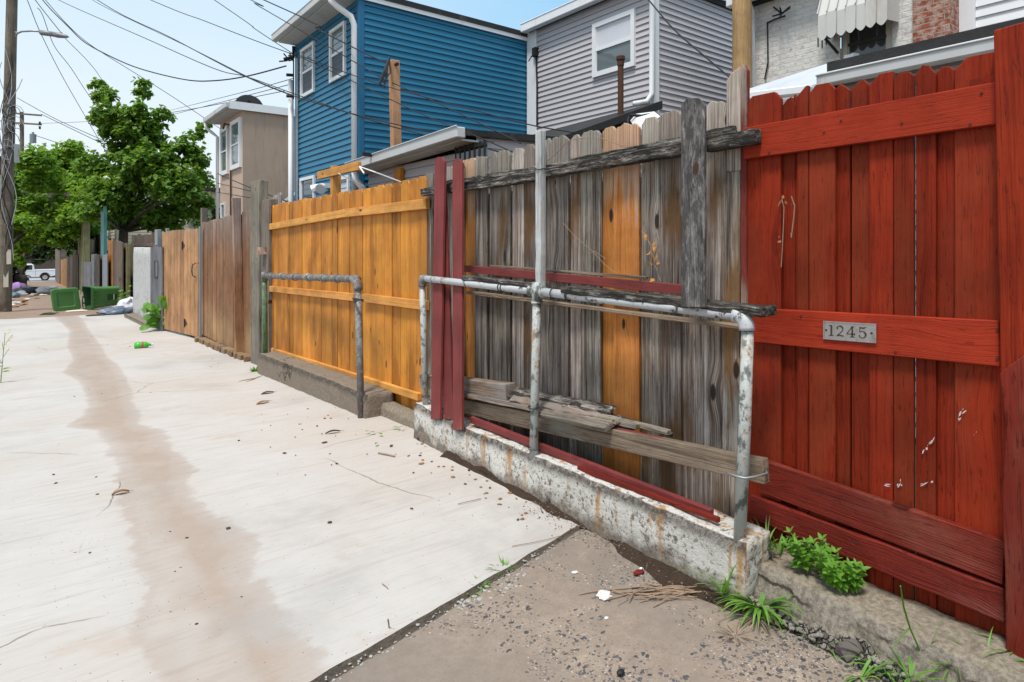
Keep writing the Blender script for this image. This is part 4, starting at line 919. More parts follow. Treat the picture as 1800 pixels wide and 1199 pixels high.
mb.add(vs,[[i*k+j,i*k+(j+1)%k,(i+1)*k+(j+1)%k,(i+1)*k+j] for i in range(2) for j in range(k)]+[[2*k+j for j in range(k)]]); mb.build('inside',GREEN_SHADE.m,gbin,recalc=False)
# painted shade of the grip recess, ribs and wheels on the side that faces the camera
def bside(s,y,d=0.0):
    w=.66-(s-.075)/1.2*.16; return Vector((rim0.x,rim0.y,zr))+ax*s-dp*(w/2+d)+up*(y*1.1+.03)
mb=MB(); mb.add([bside(.5,.22,.004),bside(.9,.27,.004),bside(.9,.40,.004),bside(.5,.42,.004)],[[0,1,2,3]]); mb.build('grip_recess_shade',GREEN_SHADE.m,gbin,recalc=False)  # flat dark patch, shade of the recess given as colour
mb=MB(); mb.box(bside(.7,.32,.012),up*.09,ax*.01,dp*.01); mb.build('grip_bar',PALE.m,gbin)
for i in range(5):
    mb=MB(); mb.box(bside(.14,.10+.11*i,.015),ax*.05,up*.018,dp*.02); mb.build('rib',GREEN.m,gbin)
for y in (.40,):
    c=bside(1.12,y,.02); mb=MB(); mb.tube([c+dp*.02,c-dp*.05],.11,18); w_=mb.build('wheel',BLACK.m,gbin); mb=MB(); mb.tube([c-dp*.05,c-dp*.058],.05,12); mb.build('hub',DARKMETAL.m,w_)
# lid hinged on the far edge, thrown open to the left
hx=Vector((rim0.x,rim0.y,zr))-ax*.03+dp*.18; ld=Vector((-.97,-.22,-.03)).normalized(); ln=ld.cross(up).normalized(); ln=ln if ln.y<0 else -ln
mb=MB(); lu=(up+ld*.12).normalized()
def lidp(x,y,d=0): return hx+ld*x+lu*y+ln*d
def rrect(x0,x1,y0,y1,r,d): 
    out=[]
    for cx,cy,a0 in ((x1-r,y1-r,0),(x0+r,y1-r,90),(x0+r,y0+r,180),(x1-r,y0+r,270)):
        for q in range(4): t=R(a0+q*30); out.append(lidp(cx+r*math.cos(t),cy+r*math.sin(t),d))
    return out
L_=[rrect(.05,.82,.01,.74,.09,-.02),rrect(.05,.82,.01,.74,.09,.03),rrect(.08,.79,.04,.71,.08,.05),rrect(.20,.68,.13,.61,.05,.05),rrect(.22,.66,.15,.59,.05,.03)]
vs=[p for r_ in L_ for p in r_]; mb.add(vs,[[i*k+j,i*k+(j+1)%k,(i+1)*k+(j+1)%k,(i+1)*k+j] for i in range(4) for j in range(k)]+[[4*k+j for j in range(k)],[j for j in range(k)]]); mb.build('lid',GREEN.m,gbin,recalc=True)
mb=MB()
for i,(x,y) in enumerate(((.045,.08),(.045,.25),(.05,.42),(.045,.56),(-.03,.1),(-.04,.3),(-.03,.5))): mb.box(lidp(x,y,.045),lu*.075,ld*.016,ln*.012)
mb.build('hinge_strip',PALE.m,gbin)

# ------------------------------------------------------------------ rubbish
def crumple(name,p,r,mat,label,cat,sq=(1,1,.6),sub=3,amp=.35,group=None):
    bm=bmesh.new(); bmesh.ops.create_icosphere(bm,subdivisions=sub,radius=1); sd=rnd.uniform(0,99)
    vs=[]
    for v in bm.verts:
        q=v.co*1.6+Vector((sd,0,0)); k_=1+amp*noise.noise(q)+amp*.6*abs(noise.noise(q*2.7))
        w=v.co*k_; vs.append(Vector((w.x*r*sq[0],w.y*r*sq[1],max(w.z,-.75)*r*sq[2]+r*sq[2]*.75))+Vector(p))
    fs=[[v.index for v in f.verts] for f in bm.faces]; bm.free(); mb=MB(); mb.add(vs,fs)
    return tag(mb.build(name,mat.m),label,cat,group)
BAGW=plain('white_plastic_bag',(.62,.62,.66),.4,var=.15,dirt=(.35,.33,.36)); BAGP=plain('purple_bag',(.3,.17,.42),.45,var=.3); BAGB=plain('black_bag',(.02,.021,.024),.35); BAGL=plain('lilac_bag',(.5,.45,.55),.4); BAGBL=plain('blue_grey_bag',(.13,.17,.22),.35)
g=lambda px,py:onG(px,py)
BG_=lambda px,Y:Vector((ray(px,430).x/ray(px,430).y*Y,Y,zg(Y)))
crumple('trash_bag',BG_(228,21.9),.27,BAGW,'white plastic bag heaped beside the green bin base','bag',(1,1,1.0))
crumple('trash_bag',BG_(215,21.8),.22,BAGL,'lilac white bag under the green bin','bag',(1.2,.8,.7))
crumple('trash_bag',BG_(203,21.5),.24,BAGBL,'flat clear blue grey bag at the slab edge','bag',(1.6,.8,.55))
crumple('trash_bag',BG_(190,21.9),.2,BAGB,'small black bag under the tipped bin','bag',(1.2,.8,.6))
crumple('trash_bag',g(31,517),.42,BAGP,'purple plastic bag dumped by the utility pole','bag',(1,1,.9))
crumple('trash_bag',g(48,517),.45,BAGB,'black bag flattened on the dirt behind the pole','bag',(1.5,1,.5))
crumple('trash_bag',g(37,521),.26,BAGW,'small white bag between purple and black bags','bag')
crumple('trash_bag',g(25,523),.25,BAGBL,'grey blue bag squeezed against the utility pole','bag')
crumple('cardboard',g(86,516),.45,BAGW,'pale torn sheet heap on the dirt beyond the green bin','rubbish',(1.4,1,.5))
for i,(px,py,r_) in enumerate(((20,530,.16),(28,534,.14),(35,532,.18),(18,538,.12),(40,536,.1),(60,519,.14),(68,519,.12),(75,520,.12),(55,521,.1),(14,528,.14),(24,541,.1),(48,527,.09),(65,525,.09))):
    crumple('litter_scrap',g(px,py),r_,[TWIG,BAGW,DRY,PALE][i%4],'crumpled scrap of litter strewn on the alley dirt','litter',(1.4,1,.4),2,.5,'litter scraps on the dirt')
crumple('litter_scrap',g(135,548),.14,PALE,'flat cream scrap lying under the open bin lid','litter',(2,.8,.25),2)
crumple('moss_tuft',g(86,553),.11,plain('dark_green_tuft',(.04,.07,.015),.9),'dark green weed tuft at the slab far edge','weed',(1.7,.6,.3),3,.7)
crumple('leaf_scrap',g(169,556),.11,DARKBIT,'dark curled scrap on the far slab','leaf',(2.2,.7,.3),2)
# green bottle
b0=onG(236,614); bt=thing('plastic_bottle','crushed green plastic bottle lying on the slab','bottle',(b0.x,b0.y,b0.z+.02))
BG=plain('green_bottle',(.06,.42,.05),.15,var=.3,scale=20); d=(onG(266,612)-b0); L=d.length; d.normalize()
mb=MB(); zz=Vector((0,0,.06)); mb.tube([b0+zz+d*L*f for f in (0,.03,.35,.4,.45,.6,.75,.9,1)],[.035,.055,.055,.05,.055,.055,.045,.02,.018],14); mb.build('body',BG.m,bt,smooth=True)
mb=MB(); mb.tube([b0+zz+d*L*.4,b0+zz+d*L*.56],.0565,14); mb.build('label_band',plain('bottle_label',(.3,.12,.07),.5).m,bt,smooth=True)
mb=MB(); mb.tube([b0+zz+d*L,b0+zz+d*(L+.03)],.02,10); mb.build('cap',plain('bottle_cap',(.5,.6,.45),.5).m,bt)

# ------------------------------------------------------------------ pickup in the cross street
TW=plain('white_car_paint',(.72,.73,.76),.25,var=.03,spec=.6); TYRE=plain('tyre_rubber',(.015,.015,.016),.8); CHROME=plain('chrome',(.6,.6,.62),.2,.9)
TY=88.5; zt=zg(88)+.03; tk=thing('pickup_truck','white extended cab pickup truck crossing the end of the alley','truck',(.3,TY,zt))
xr=onY(98,480,TY).x+.15; 
def prof(pts,y0,y1,name,mat,bev=.05):
    mb=MB(); mb.prism([(x,z) for x,z in pts],(0,y0,zt),(1,0,0),(0,0,1),y0-y1 if False else -(y1-y0)); return mb.build(name,mat.m,tk,bevel=bev)
X_=lambda s: xr-s   # s metres from the tail
w0,w1=TY-.95,TY+.95
arch=lambda c: [(X_(c)+.5*math.cos(R(a)),.46+.5*math.sin(R(a))) for a in (0,25,50,75,105,130,155,180)]
body=[(X_(0),.62),(X_(.62),.5)]+[]+arch(1.15)+[(X_(1.8),.46),(X_(4.0),.46)]+arch(4.75)+[(X_(5.35),.5),(X_(5.75),.55),(X_(5.8),.95),(X_(5.6),1.12),(X_(4.3),1.2),(X_(4.1),1.22),(X_(2.1),1.2),(X_(2.0),1.27),(X_(0),1.27)]
prof(body,w0,w1,'body',TW)
prof([(X_(2.05),1.2),(X_(4.35),1.2),(X_(3.65),1.86),(X_(3.3),1.93),(X_(2.35),1.92),(X_(2.15),1.8)],w0+.1,w1-.1,'cab',TW,.06)
for a,b,nm in ((2.28,2.85,'window'),(2.95,3.95,'window')):
    mb=MB(); y=w0+.092; mb.add([(X_(a),y,zt+1.28),(X_(b),y,zt+1.26),(X_(b)+(.42 if b>3.5 else 0),y,zt+1.78),(X_(a),y,zt+1.8)],[[0,1,2,3]]); mb.build('window',GLASS_D.m,tk,recalc=False)
for s in (1.15,4.75):
    for y in (w0+.05,w1-.3):
        mb=MB(); mb.tube([(X_(s),y,zt+.41),(X_(s),y+.25,zt+.41)],.41,22); wh=mb.build('wheel',TYRE.m,tk); mb=MB(); mb.tube([(X_(s),y-.01,zt+.41),(X_(s),y-.02,zt+.41)],.24,16); mb.build('rim',CHROME.m,wh)
mb=MB(); mb.cube(X_(.05),X_(-.12),w0+.1,w1-.1,zt+.55,zt+.75); mb.build('bumper',CHROME.m,tk)
mb=MB(); mb.cube(X_(2.0),X_(1.98),w0-.004,w0+.01,zt+.55,zt+1.2); mb.cube(X_(.05),X_(4.0),w0-.004,w0+.01,zt+1.12,zt+1.14); mb.cube(X_(3.05),X_(2.85),w0-.03,w0,zt+1.02,zt+1.07); mb.build('door_trim',DARKMETAL.m,tk)
mb=MB(); mb.cube(X_(3.05),X_(2.9),TY-.3,TY+.3,zt+1.92,zt+2.02); mb.build('roof_light',DARKMETAL.m,tk)
# ------------------------------------------------------------------ houses
def siding(mb, a, b, z0, z1, out, course=.1, lap=.021):
    a,b,out=Vector((*a,0)),Vector((*b,0)),Vector((*out,0)).normalized(); n=int(math.ceil((z1-z0)/course))
    for i in range(n):
        za=z0+i*course; zb=min(z1,za+course); vs=[a+out*lap+Vector((0,0,za)),b+out*lap+Vector((0,0,za)),b+out*lap*.45+Vector((0,0,za+course*.55)),a+out*lap*.45+Vector((0,0,za+course*.55)),b+out*.001+Vector((0,0,zb)),a+out*.001+Vector((0,0,zb)),a+Vector((0,0,za)),b+Vector((0,0,za))]
        mb.add(vs,[[0,1,2,3],[3,2,4,5],[0,1,7,6]])
def flatwall(mb,a,b,z0,z1):
    L=math.hypot(b[0]-a[0],b[1]-a[1]); mb.add([(a[0],a[1],z0),(b[0],b[1],z0),(b[0],b[1],z1),(a[0],a[1],z1)],[[0,1,2,3]],[(0,z0,0),(L,z0,0),(L,z1,0),(0,z1,0)])
def boxp(name,mat,par,x0,x1,y0,y1,z0,z1,bevel=.004):
    mb=MB(); mb.cube(min(x0,x1),max(x0,x1),min(y0,y1),max(y0,y1),min(z0,z1),max(z0,z1)); return mb.build(name,mat.m,par,bevel=bevel)
def window(par,X,Y0,Y1,z0,z1,fw=.055,dep=.05,rail=True,upper=None,lower=None,frame=WHITE_TRIM,proud=.03):
    """window in a wall of constant X facing -X"""
    ya,yb=min(Y0,Y1),max(Y0,Y1); mb=MB(); x0,x1=X-proud-.02,X+.02
    for q in ((ya,yb,z1-fw,z1),(ya,yb,z0,z0+fw*1.1),(ya,ya+fw,z0+fw*1.1,z1-fw),(yb-fw,yb,z0+fw*1.1,z1-fw)): mb.cube(x0,x1,*q)
    zm=(z0+z1)/2
    if rail: mb.cube(x0+.012,x1,ya+fw,yb-fw,zm-.022,zm+.022)
    for y in (ya+fw,yb-fw): mb.cube(x0+.016,x1,y-.016,y+.016,z0+fw*1.1,z1-fw)
    f=mb.build('window',frame.m,par)
    for (za,zb,mt) in ((zm,z1-fw,upper or GLASS),(z0+fw,zm,lower or SCREEN)) if rail else ((z0+fw,z1-fw,upper or GLASS),):
        mb=MB(); mb.quad((X-proud+.012,ya+fw,za),(X-proud+.012,yb-fw,za),(X-proud+.012,yb-fw,zb),(X-proud+.012,ya+fw,zb)); mb.build('pane',mt.m,f,recalc=False)
    return f
def wpx(par,X,pxl,pxr,yt,yb,**k):
    a=onX(pxl,yt,X); b=onX(pxl,yb,X); c=onX(pxr,yt,X); return window(par,X,a.y,c.y,b.z,a.z,**k)
# ---- blue house
BX,BY,BT=4.0,9.05,5.22; Yl=onX(521,430,BX).y
blue=thing('blue_house','two storey blue vinyl sided rowhouse with white soffit','house',(BX,BY,zg(BY)))
mb=MB(); siding(mb,(BX,Yl),(BX,BY+.0),-.2,BT,(-1,0),.1); siding(mb,(BX+.0,BY),(11,BY),-.2,BT,(0,-1),.1); flatwall(mb,(BX,Yl),(11,Yl),-.3,BT); flatwall(mb,(11,Yl),(11,BY),-.3,BT); mb.build('wall',SID_BLUE.m,blue,recalc=False)
boxp('corner_trim',BLUE_TRIM,blue,BX-.022,BX+.07,BY-.022,BY+.07,-.2,BT)
boxp('corner_trim',BLUE_TRIM,blue,BX-.02,BX+.05,Yl-.08,Yl+.02,-.2,BT)
mb=MB(); mb.cube(BX-.34,11.1,BY-.06,Yl+.05,BT+.01,BT+.10); mb.build('roof',ROOF.m,blue)
boxp('soffit',SOFFIT,blue,BX-.32,BX+.0,BY-.05,Yl+.04,BT-.03,BT+.005)
boxp('fascia',WHITE_TRIM,blue,BX-.02,11,BY-.05,BY-.028,BT-.06,BT+.03)
mb=MB(); mb.cube(BX-.44,BX-.325,BY-.08,Yl+.08,BT-.02,BT+.1); mb.cube(BX-.45,BX-.43,BY-.085,Yl+.085,BT+.085,BT+.105); mb.build('gutter',GUTTER.m,blue,bevel=.015)
yd=onX(623.5,430,BX-.06).y
mb=MB(); a=Vector((BX-.38,yd+.15,BT-.02)); 
pts=[a,a-Vector((0,0,.08)),Vector((BX-.30,yd+.08,BT-.2)),Vector((BX-.12,yd,BT-.33)),Vector((BX-.065,yd,BT-.45)),Vector((BX-.065,yd,-.1))]
mb.tube(pts,.048,10); mb.build('downspout',WHITE_TRIM.m,blue,smooth=True)
yd=onX(511.5,300,BX-.05).y
mb=MB(); mb.tube([(BX-.05,yd,4.55),(BX-.05,yd,-.2)],.05,10); mb.build('downspout',WHITE_TRIM.m,blue,smooth=True)
mb=MB(); yc=onX(524,200,BX-.02).y; mb.tube([(BX-.03,yc,4.9),(BX-.03,yc,0)],.025,8); mb.build('conduit',METAL.m,blue)
wpx(blue,BX,532,555,89,174,lower=SCREEN); wpx(blue,BX,583,610,56,147,lower=SCREEN); wpx(blue,BX,531,556,314,400,upper=GLASS_D); wpx(blue,BX,597,617,312,400,rail=False,upper=BLIND)
mb=MB(); p=onX(566,333,BX-.15); mb.tube([p+Vector((0,.1,.06)),p+Vector((-.08,.18,.0))],[.05,.09],10); mb.tube([p+Vector((0,-.06,.05)),p+Vector((-.08,-.14,-.01))],[.05,.09],10); mb.box(p+Vector((.06,0,.06)),Vector((0,.08,0)),Vector((.08,0,0)),Vector((0,0,.04))); tag(mb.build('security_light',WHITE_TRIM.m,smooth=False),'white twin security light on the blue house wall','lamp')
# service bracket with cables at the far corner of the blue house
mb=MB(); p=onX(516,100,BX-.05); mb.tube([p+Vector((0,0,.2)),p,p+Vector((-.15,.1,-.05))],.03,8)
for i in range(7):
    q=p+Vector((rnd.uniform(-.25,.0),rnd.uniform(-.1,.35),rnd.uniform(-.12,.14))); mb.tube([p,(p+q)/2+Vector((0,0,rnd.uniform(-.12,.02))),q],.014,6)
mb.tube([p,p+Vector((0,0,-.8))],.012,6)
for z in (-.35,-.75): mb.tube([p+Vector((0,0,z)),p+Vector((-.12,.05,z))],.03,8)
tag(mb.build('service_bracket',WIREM.m),'tangle of black cable clamps at the blue house corner','bracket')

# ---- grey house
GX,GYr,GT=7.3,6.06,5.30
grey_h=thing('grey_house','grey vinyl sided house with white trim and one upper window','house',(GX,7.5,zg(7)))
mb=MB(); siding(mb,(GX,BY-.03),(GX,GYr),2.6,GT,(-1,0),.092); siding(mb,(GX,GYr),(9.35,GYr),2.4,GT+.1,(0,-1),.092); flatwall(mb,(9.35,GYr),(9.35,BY-.05),0,GT); flatwall(mb,(GX,GYr),(9.35,GYr),0,2.4); mb.build('wall',SID_GREY.m,grey_h,recalc=False)
boxp('corner_trim',WHITE_TRIM,grey_h,GX-.03,GX+.085,GYr-.035,GYr+.05,2.4,GT+.02); boxp('corner_trim',WHITE_TRIM,grey_h,GX-.03,GX+.04,BY-.30,BY-.035,2.5,GT+.22)
mb=MB(); mb.add([(GX-.16,GYr-.06,GT+.12),(GX-.16,BY-.1,GT+.12),(9.4,BY-.1,GT+.24),(9.4,GYr-.06,GT+.24)],[[0,1,2,3]]); mb.cube(GX-.1,9.4,GYr-.05,BY-.1,GT+.0,GT+.1); mb.build('roof',ROOF.m,grey_h,recalc=False)
mb=MB(); mb.cube(GX-.2,GX-.08,GYr-.08,BY-.06,GT-.02,GT+.13); mb.cube(GX-.21,GX-.19,GYr-.085,BY-.05,GT+.115,GT+.14); mb.build('gutter',WHITE_TRIM.m,grey_h,bevel=.012)
mb=MB(); mb.box((8.33,GYr-.055,GT+.14),Vector((1.05,0,.06)),Vector((0,.02,0)),Vector((0,0,.09))); mb.build('fascia',WHITE_TRIM.m,grey_h)
yd=onX(1146.5,100,GX-.06).y
mb=MB(); mb.tube([(GX-.12,yd,GT-.02),(GX-.065,yd,GT-.15),(GX-.065,yd,3.62),(GX-.12,yd+.05,3.5),(GX-.3,yd+.15,3.46)],.042,10); mb.build('downspout',WHITE_TRIM.m,grey_h,smooth=True)
boxp('edge_trim',WHITE_TRIM,grey_h,9.33,9.40,GYr-.03,GYr+.03,2.4,GT+.1)
wpx(grey_h,GX,1045,1119,44.5,138,fw=.07,upper=BLIND,lower=GLASS,proud=.04)
mb=MB(); yc=onX(943,150,GX-.03).y; mb.tube([onX(942,88,GX-.03)+Vector((0,0,.05)),onX(944,150,GX-.04),onX(944,222,GX-.04)],.016,6); p=onX(941,92,GX-.05); mb.box(p,Vector((0,0,.08)),Vector((0,.05,0)),Vector((.04,0,0))); mb.tube([p,onX(935,98,GX-.15),onX(929,108,GX-.2)],.01,6); tag(mb.build('service_cable',WIREM.m),'black service cable running down the left edge of the grey house','cable')
# lean-to extension with gutter
LX,LY0,LY1=3.95,5.98,8.86; za=onX(654,288,LX-.1).z; zb_=onX(833,234,LX-.1).z
mb=MB(); siding(mb,(LX+.12,LY1),(LX+.12,LY0),0,2.5,(-1,0),.11); siding(mb,(LX+.12,LY0),(GX,LY0),0,2.66,(0,-1),.11); flatwall(mb,(LX+.12,LY1),(GX,LY1),0,2.5); mb.build('extension_wall',SID_GREY.m,grey_h,recalc=False)
zr0=2.70
mb=MB(); mb.add([(LX-.1,LY0-.08,zr0),(LX-.1,LY1+.05,zr0-.1),(5.3,LY1+.05,zr0),(5.3,LY0-.08,zr0+.06),(GX,LY1+.05,3.42),(GX,LY0-.08,3.5),
   (LX-.1,LY0-.08,zr0-.07),(LX-.1,LY1+.05,zr0-.17),(5.3,LY1+.05,zr0-.08),(5.3,LY0-.08,zr0-.03),(GX,LY1+.05,3.3),(GX,LY0-.08,3.38)],[[0,1,2,3],[3,2,4,5],[6,7,8,9],[9,8,10,11],[0,3,9,6],[3,5,11,9],[0,1,7,6],[1,2,8,7],[2,4,10,8],[4,5,11,10]]); mb.build('extension_roof',ROOF.m,grey_h)
mb=MB(); mb.beam((LX-.16,LY0-.12,zr0-.05),(LX-.16,LY1+.12,zr0-.15),.12,.12); mb.beam((LX-.225,LY0-.13,zr0+.015),(LX-.225,LY1+.13,zr0-.085),.02,.02); mb.build('gutter',GUTTER.m,grey_h,bevel=.012)
mb=MB(); mb.beam((LX-.0,LY0-.06,zr0-.12),(LX-.0,LY1+.08,zr0-.22),.22,.02); mb.build('soffit',SOFFIT.m,grey_h)
boxp('corner_trim',WHITE_TRIM,grey_h,LX+.095,LX+.19,LY0-.03,LY0+.06,0,2.56); 
mb=MB(); yy=LY1-.1; mb.tube([(LX-.16,yy,2.5),(LX-.14,yy,2.36),(LX-.02,yy-.05,2.2),(LX+.05,yy-.05,2.0),(LX+.05,yy-.05,0)],.05,10); mb.build('downspout',WHITE_TRIM.m,grey_h,smooth=True)
a=onX(700,300,LX+.06); boxp('door_post',W_ORANGE,grey_h,LX+.04,LX+.1,a.y-.1,a.y+.1,0,2.45)
a,b=onX(806,258,LX+.1),onX(858,280,LX+.1); mb=MB(); mb.quad((LX+.09,a.y,a.z-.9),(LX+.09,b.y,a.z-.9),(LX+.09,b.y,a.z),(LX+.09,a.y,a.z)); f=mb.build('window',GLASS_D.m,grey_h,recalc=False)
mb=MB()
for i in range(7): y=a.y+(b.y-a.y)*i/6; mb.tube([(LX+.06,y,a.z-.9),(LX+.06,y,a.z)],.009,6)
mb.tube([(LX+.06,a.y,a.z-.06),(LX+.06,b.y,a.z-.06)],.012,6); mb.build('window_bars',BLACK.m,f)
# vent pipe and loose flashing
p0=onX(1091,222,6.6); p1=onX(1091,103,6.6); mb=MB(); mb.tube([p0-Vector((0,0,.3)),p1],.042,12); vp=mb.build('vent_pipe',RUST.m); tag(vp,'rusty brown vent pipe on the roof before the grey house','pipe')
mb=MB(); mb.tube([p1-Vector((0,0,.1)),p1-Vector((0,0,.02)),p1-Vector((0,0,.02)),p1+Vector((0,0,.03))],[.05,.05,.062,.062],12); mb.build('pipe_collar',RUST.m,vp)
mb=MB(); q=[onX(1108,212,6.4),onX(1118,200,6.4),onX(1150,196,6.2),onX(1160,205,6.0),onX(1120,232,5.8)]; mb.add(q+[p+Vector((.1,0,-.04)) for p in q],[[0,1,2,3,4],[9,8,7,6,5]]+[[i,(i+1)%5,5+(i+1)%5,5+i] for i in range(5)]); mb.build('flashing',WHITE_TRIM.m,grey_h)
mb=MB(); a,b=onX(1108,202,6.3),onX(1150,200,6.2); mb.tube([a,a.lerp(b,.5)-Vector((0,0,.02)),b],.02,6); mb.tube([onX(1106,204,6.3),onX(1103,212,6.2),onX(1106,225,6.0)],.012,6); mb.build('loose_cable',WIREM.m,grey_h)

# service mast: new lumber post on the extension roof
a=onY(697,275,8.1); b=onY(692.5,107,8.1); mb=MB(); mb.beam(a-Vector((0,0,.1)),b,.135,.1,(0,1,0),None,4,.001); pm=mb.build('service_mast',W_NEW.m,bevel=.006); tag(pm,'new pale lumber mast bolted to the extension roof before blue siding','post')
mb=MB(); p=b-Vector((0,.06,.07)); mb.tube([p,p-Vector((0,.05,0))],.025,8); mb.build('bolt',BLACK.m,pm)
mb=MB(); q=b+Vector((-.1,-.05,-.1))
for i in range(6): mb.tube([q+Vector((0,0,.12)),q+Vector((rnd.uniform(-.12,.02),-.03,-.1)),q+Vector((rnd.uniform(-.2,-.08),-.03,-.3+rnd.uniform(-.06,.06)))],.012,6)
mb.build('cable_loop',WIREM.m,pm)
mb=MB(); 
for s_ in (-1,1): mb.box(a+Vector((.09*s_,-.03,.02)),Vector((0,0,.09)),Vector((.03,0,0)),Vector((0,.08,0)))
mb.beam(a+Vector((-.55,-.05,-.02)),a+Vector((-.1,-.05,-.02)),.05,.05); mb.build('foot_bracket',BLACK.m,pm)

# ---- tan stucco house
SX,SY=4.85,19.1; SYl=onX(387,300,SX).y; ST=5.3
st=thing('stucco_house','tan stucco rowhouse with two white sash windows','house',(SX,20.5,zg(20)))
mb=MB(); flatwall(mb,(SX,SYl),(SX,SY),-1,ST); mb.build('rear_wall',STUCCO_P.m,st,recalc=False)
mb=MB(); flatwall(mb,(SX,SY),(12,SY),-1,ST+.05); flatwall(mb,(SX,SYl),(12,SYl),-1,ST); flatwall(mb,(12,SYl),(12,SY),-1,ST); mb.build('side_wall',STUCCO.m,st,recalc=False)
zf=onY(516,200,SY).z; z0_=onY(415,181,SY).z
mb=MB(); mb.cube(SX-.35,12.1,SY-.06,SYl+.1,ST+.06,ST+.17); mb.build('roof',ROOF.m,st)
mb=MB(); mb.box((8.2,SY-.075,ST+.09),Vector((3.75,0,0)),Vector((0,.02,0)),Vector((0,0,.11))); mb.build('fascia',WHITE_TRIM.m,st)
mb=MB()
for i in range(6): mb.cube(SX-.36+.06*i,SX-.305+.06*i,SY-.05,SYl+.1,ST-.01,ST+.03)
mb.build('soffit',SOFFIT.m,st)
mb=MB(); mb.cube(SX-.48,SX-.365,SY-.1,SYl+.15,ST-.0,ST+.16); mb.build('gutter',GUTTER.m,st,bevel=.02)
yy=SYl+.05; mb=MB(); mb.tube([(SX-.42,yy,ST),(SX-.42,yy,ST-.15),(SX-.25,yy,ST-.28),(SX-.07,yy,ST-.42),(SX-.07,yy,-.8)],.05,10); mb.build('downspout',WHITE_TRIM.m,st,smooth=True)
wpx(st,SX,390,403,229,310,fw=.12,lower=GLASS,upper=GLASS,proud=.05); wpx(st,SX,408,425,216,300,fw=.12,lower=GLASS,upper=GLASS,proud=.05); wpx(st,SX,390,397,358,386,rail=False)
mb=MB(); mb.tube([onX(405.5,218,SX-.04),onX(405.5,395,SX-.04)],.025,6); p=onX(405,220,SX-.05); mb.tube([p,p+Vector((-.12,.2,.06)),p+Vector((-.1,.45,-.05))],.03,6); mb.build('conduit',RUST.m,st)
d0=onY(438,183,SY+.8); mb=MB(); n=16; mb.add([d0+Vector((.42*math.cos(R(180*i/n)),0,.36*math.sin(R(180*i/n))-.08)) for i in range(n+1)]+[d0+Vector((.40*math.cos(R(180*i/n)),.08,.34*math.sin(R(180*i/n))-.08)) for i in range(n+1)],[list(range(n+1)),list(range(n+1,2*n+2))]+[[i,i+1,n+2+i,n+1+i] for i in range(n)]); mb.cube(d0.x-.03,d0.x+.03,d0.y,d0.y+.08,ST+.1,d0.z+.1); tag(mb.build('satellite_dish',DARKMETAL.m),'dark round dish peeking over the stucco house roof','dish')
# small grey shed roof/porch in front of it
por=thing('porch_roof','low grey shed roof between orange fence and stucco house','roof',(4.3,13.5,0))
a,b=onX(460,372,4.3),onX(520,333,4.3)
mb=MB(); mb.beam((4.3,15.6,1.75),(4.3,12.3,2.3),.16,.10); mb.beam((4.35,15.6,1.95),(4.35,12.3,2.5),.25,.06); mb.add([(4.4,15.6,1.98),(4.4,12.3,2.53),(6.5,12.3,2.9),(6.5,15.6,2.4)],[[0,1,2,3]]); mb.build('roof_sheet',GUTTER.m,por)
mb=MB(); mb.cube(4.45,4.55,15.3,15.4,zg(15),1.8); mb.cube(4.45,4.55,12.4,12.5,zg(12),2.3); mb.build('porch_post',W_POST.m,por)
for i,(px,y) in enumerate(((462,340),(478,352),(494,348),(508,345))):
    pass
yb=thing('yard_fence','old grey picket fence showing behind the orange fence left end','fence',(3.2,11.5,zg(11)))
mb=MB()
for i in range(11):
    y=12.9-.24*i; mb.prism(top_outline(.2,zg(y),1.92+.03*i+rnd.uniform(-.05,.05),'jag'),(3.2,y,0),(0,-1,0),(0,0,1),-.02)
mb.build('board_panel',W_GREY.m,yb)

# ---- white painted brick house
WX=8.0; wy=lambda px:onX(px,300,WX).y
wb_=thing('brick_house','white painted brick rowhouse with metal awning and black roofed porch','house',(WX,3.6,0))
yA,yB,yC=wy(1309),wy(1606),wy(1672)
wl,wr,wt_,wbm=wy(1477),wy(1568),onX(1490,40,WX).z,onX(1490,150,WX).z
mb=MB(); zt_=4.72
flatwall(mb,(WX,yA),(WX,wl),0,zt_); flatwall(mb,(WX,wr),(WX,yB),0,zt_); flatwall(mb,(WX,wl),(WX,wr),wt_,zt_); flatwall(mb,(WX,wl),(WX,wr),0,wbm); flatwall(mb,(WX,yA),(14,yA),0,zt_)
mb.build('wall',BRICK_W.m,wb_,recalc=False)
mb=MB(); flatwall(mb,(WX-.03,yB),(WX-.03,yC),0,6.5); flatwall(mb,(WX-.03,yC),(9,yC),0,6.5); flatwall(mb,(WX-.03,yB),(WX+.3,yB),0,6.5); mb.build('brick_pier',BRICK_R.m,wb_,recalc=False)
f=window(wb_,WX+.08,wl,wr,wbm,wt_,fw=.07,lower=GLASS_D,upper=GLASS_D,rail=False,frame=plain('cream_window_frame',(.5,.47,.42),.6,dirt=(.3,.27,.23)))
mb=MB(); mb.cube(WX+.045,WX+.06,wr+.07,wl-.07,(wt_+wbm)/2+.1,(wt_+wbm)/2+.14); mb.build('meeting_rail',DARKMETAL.m,f)
mb=MB(); mb.cube(WX-.12,WX+.1,wr-.02,yA+.1,zt_,zt_+.2); mb.cube(WX-.05,14,yC+.5,yA+.02,zt_+.2,zt_+.24); mb.build('roof',ROOF.m,wb_)
mb=MB(); mb.cube(WX-.24,WX-.125,wr+.2,yA+.15,zt_+.02,zt_+.14); mb.build('gutter',WHITE_TRIM.m,wb_,bevel=.015)
yd=wy(1327); mb=MB(); mb.tube([(WX-.18,yd,zt_+.02),(WX-.08,yd,zt_-.1),(WX-.08,yd,1)],.045,10); mb.build('downspout',WHITE_TRIM.m,wb_,smooth=True)
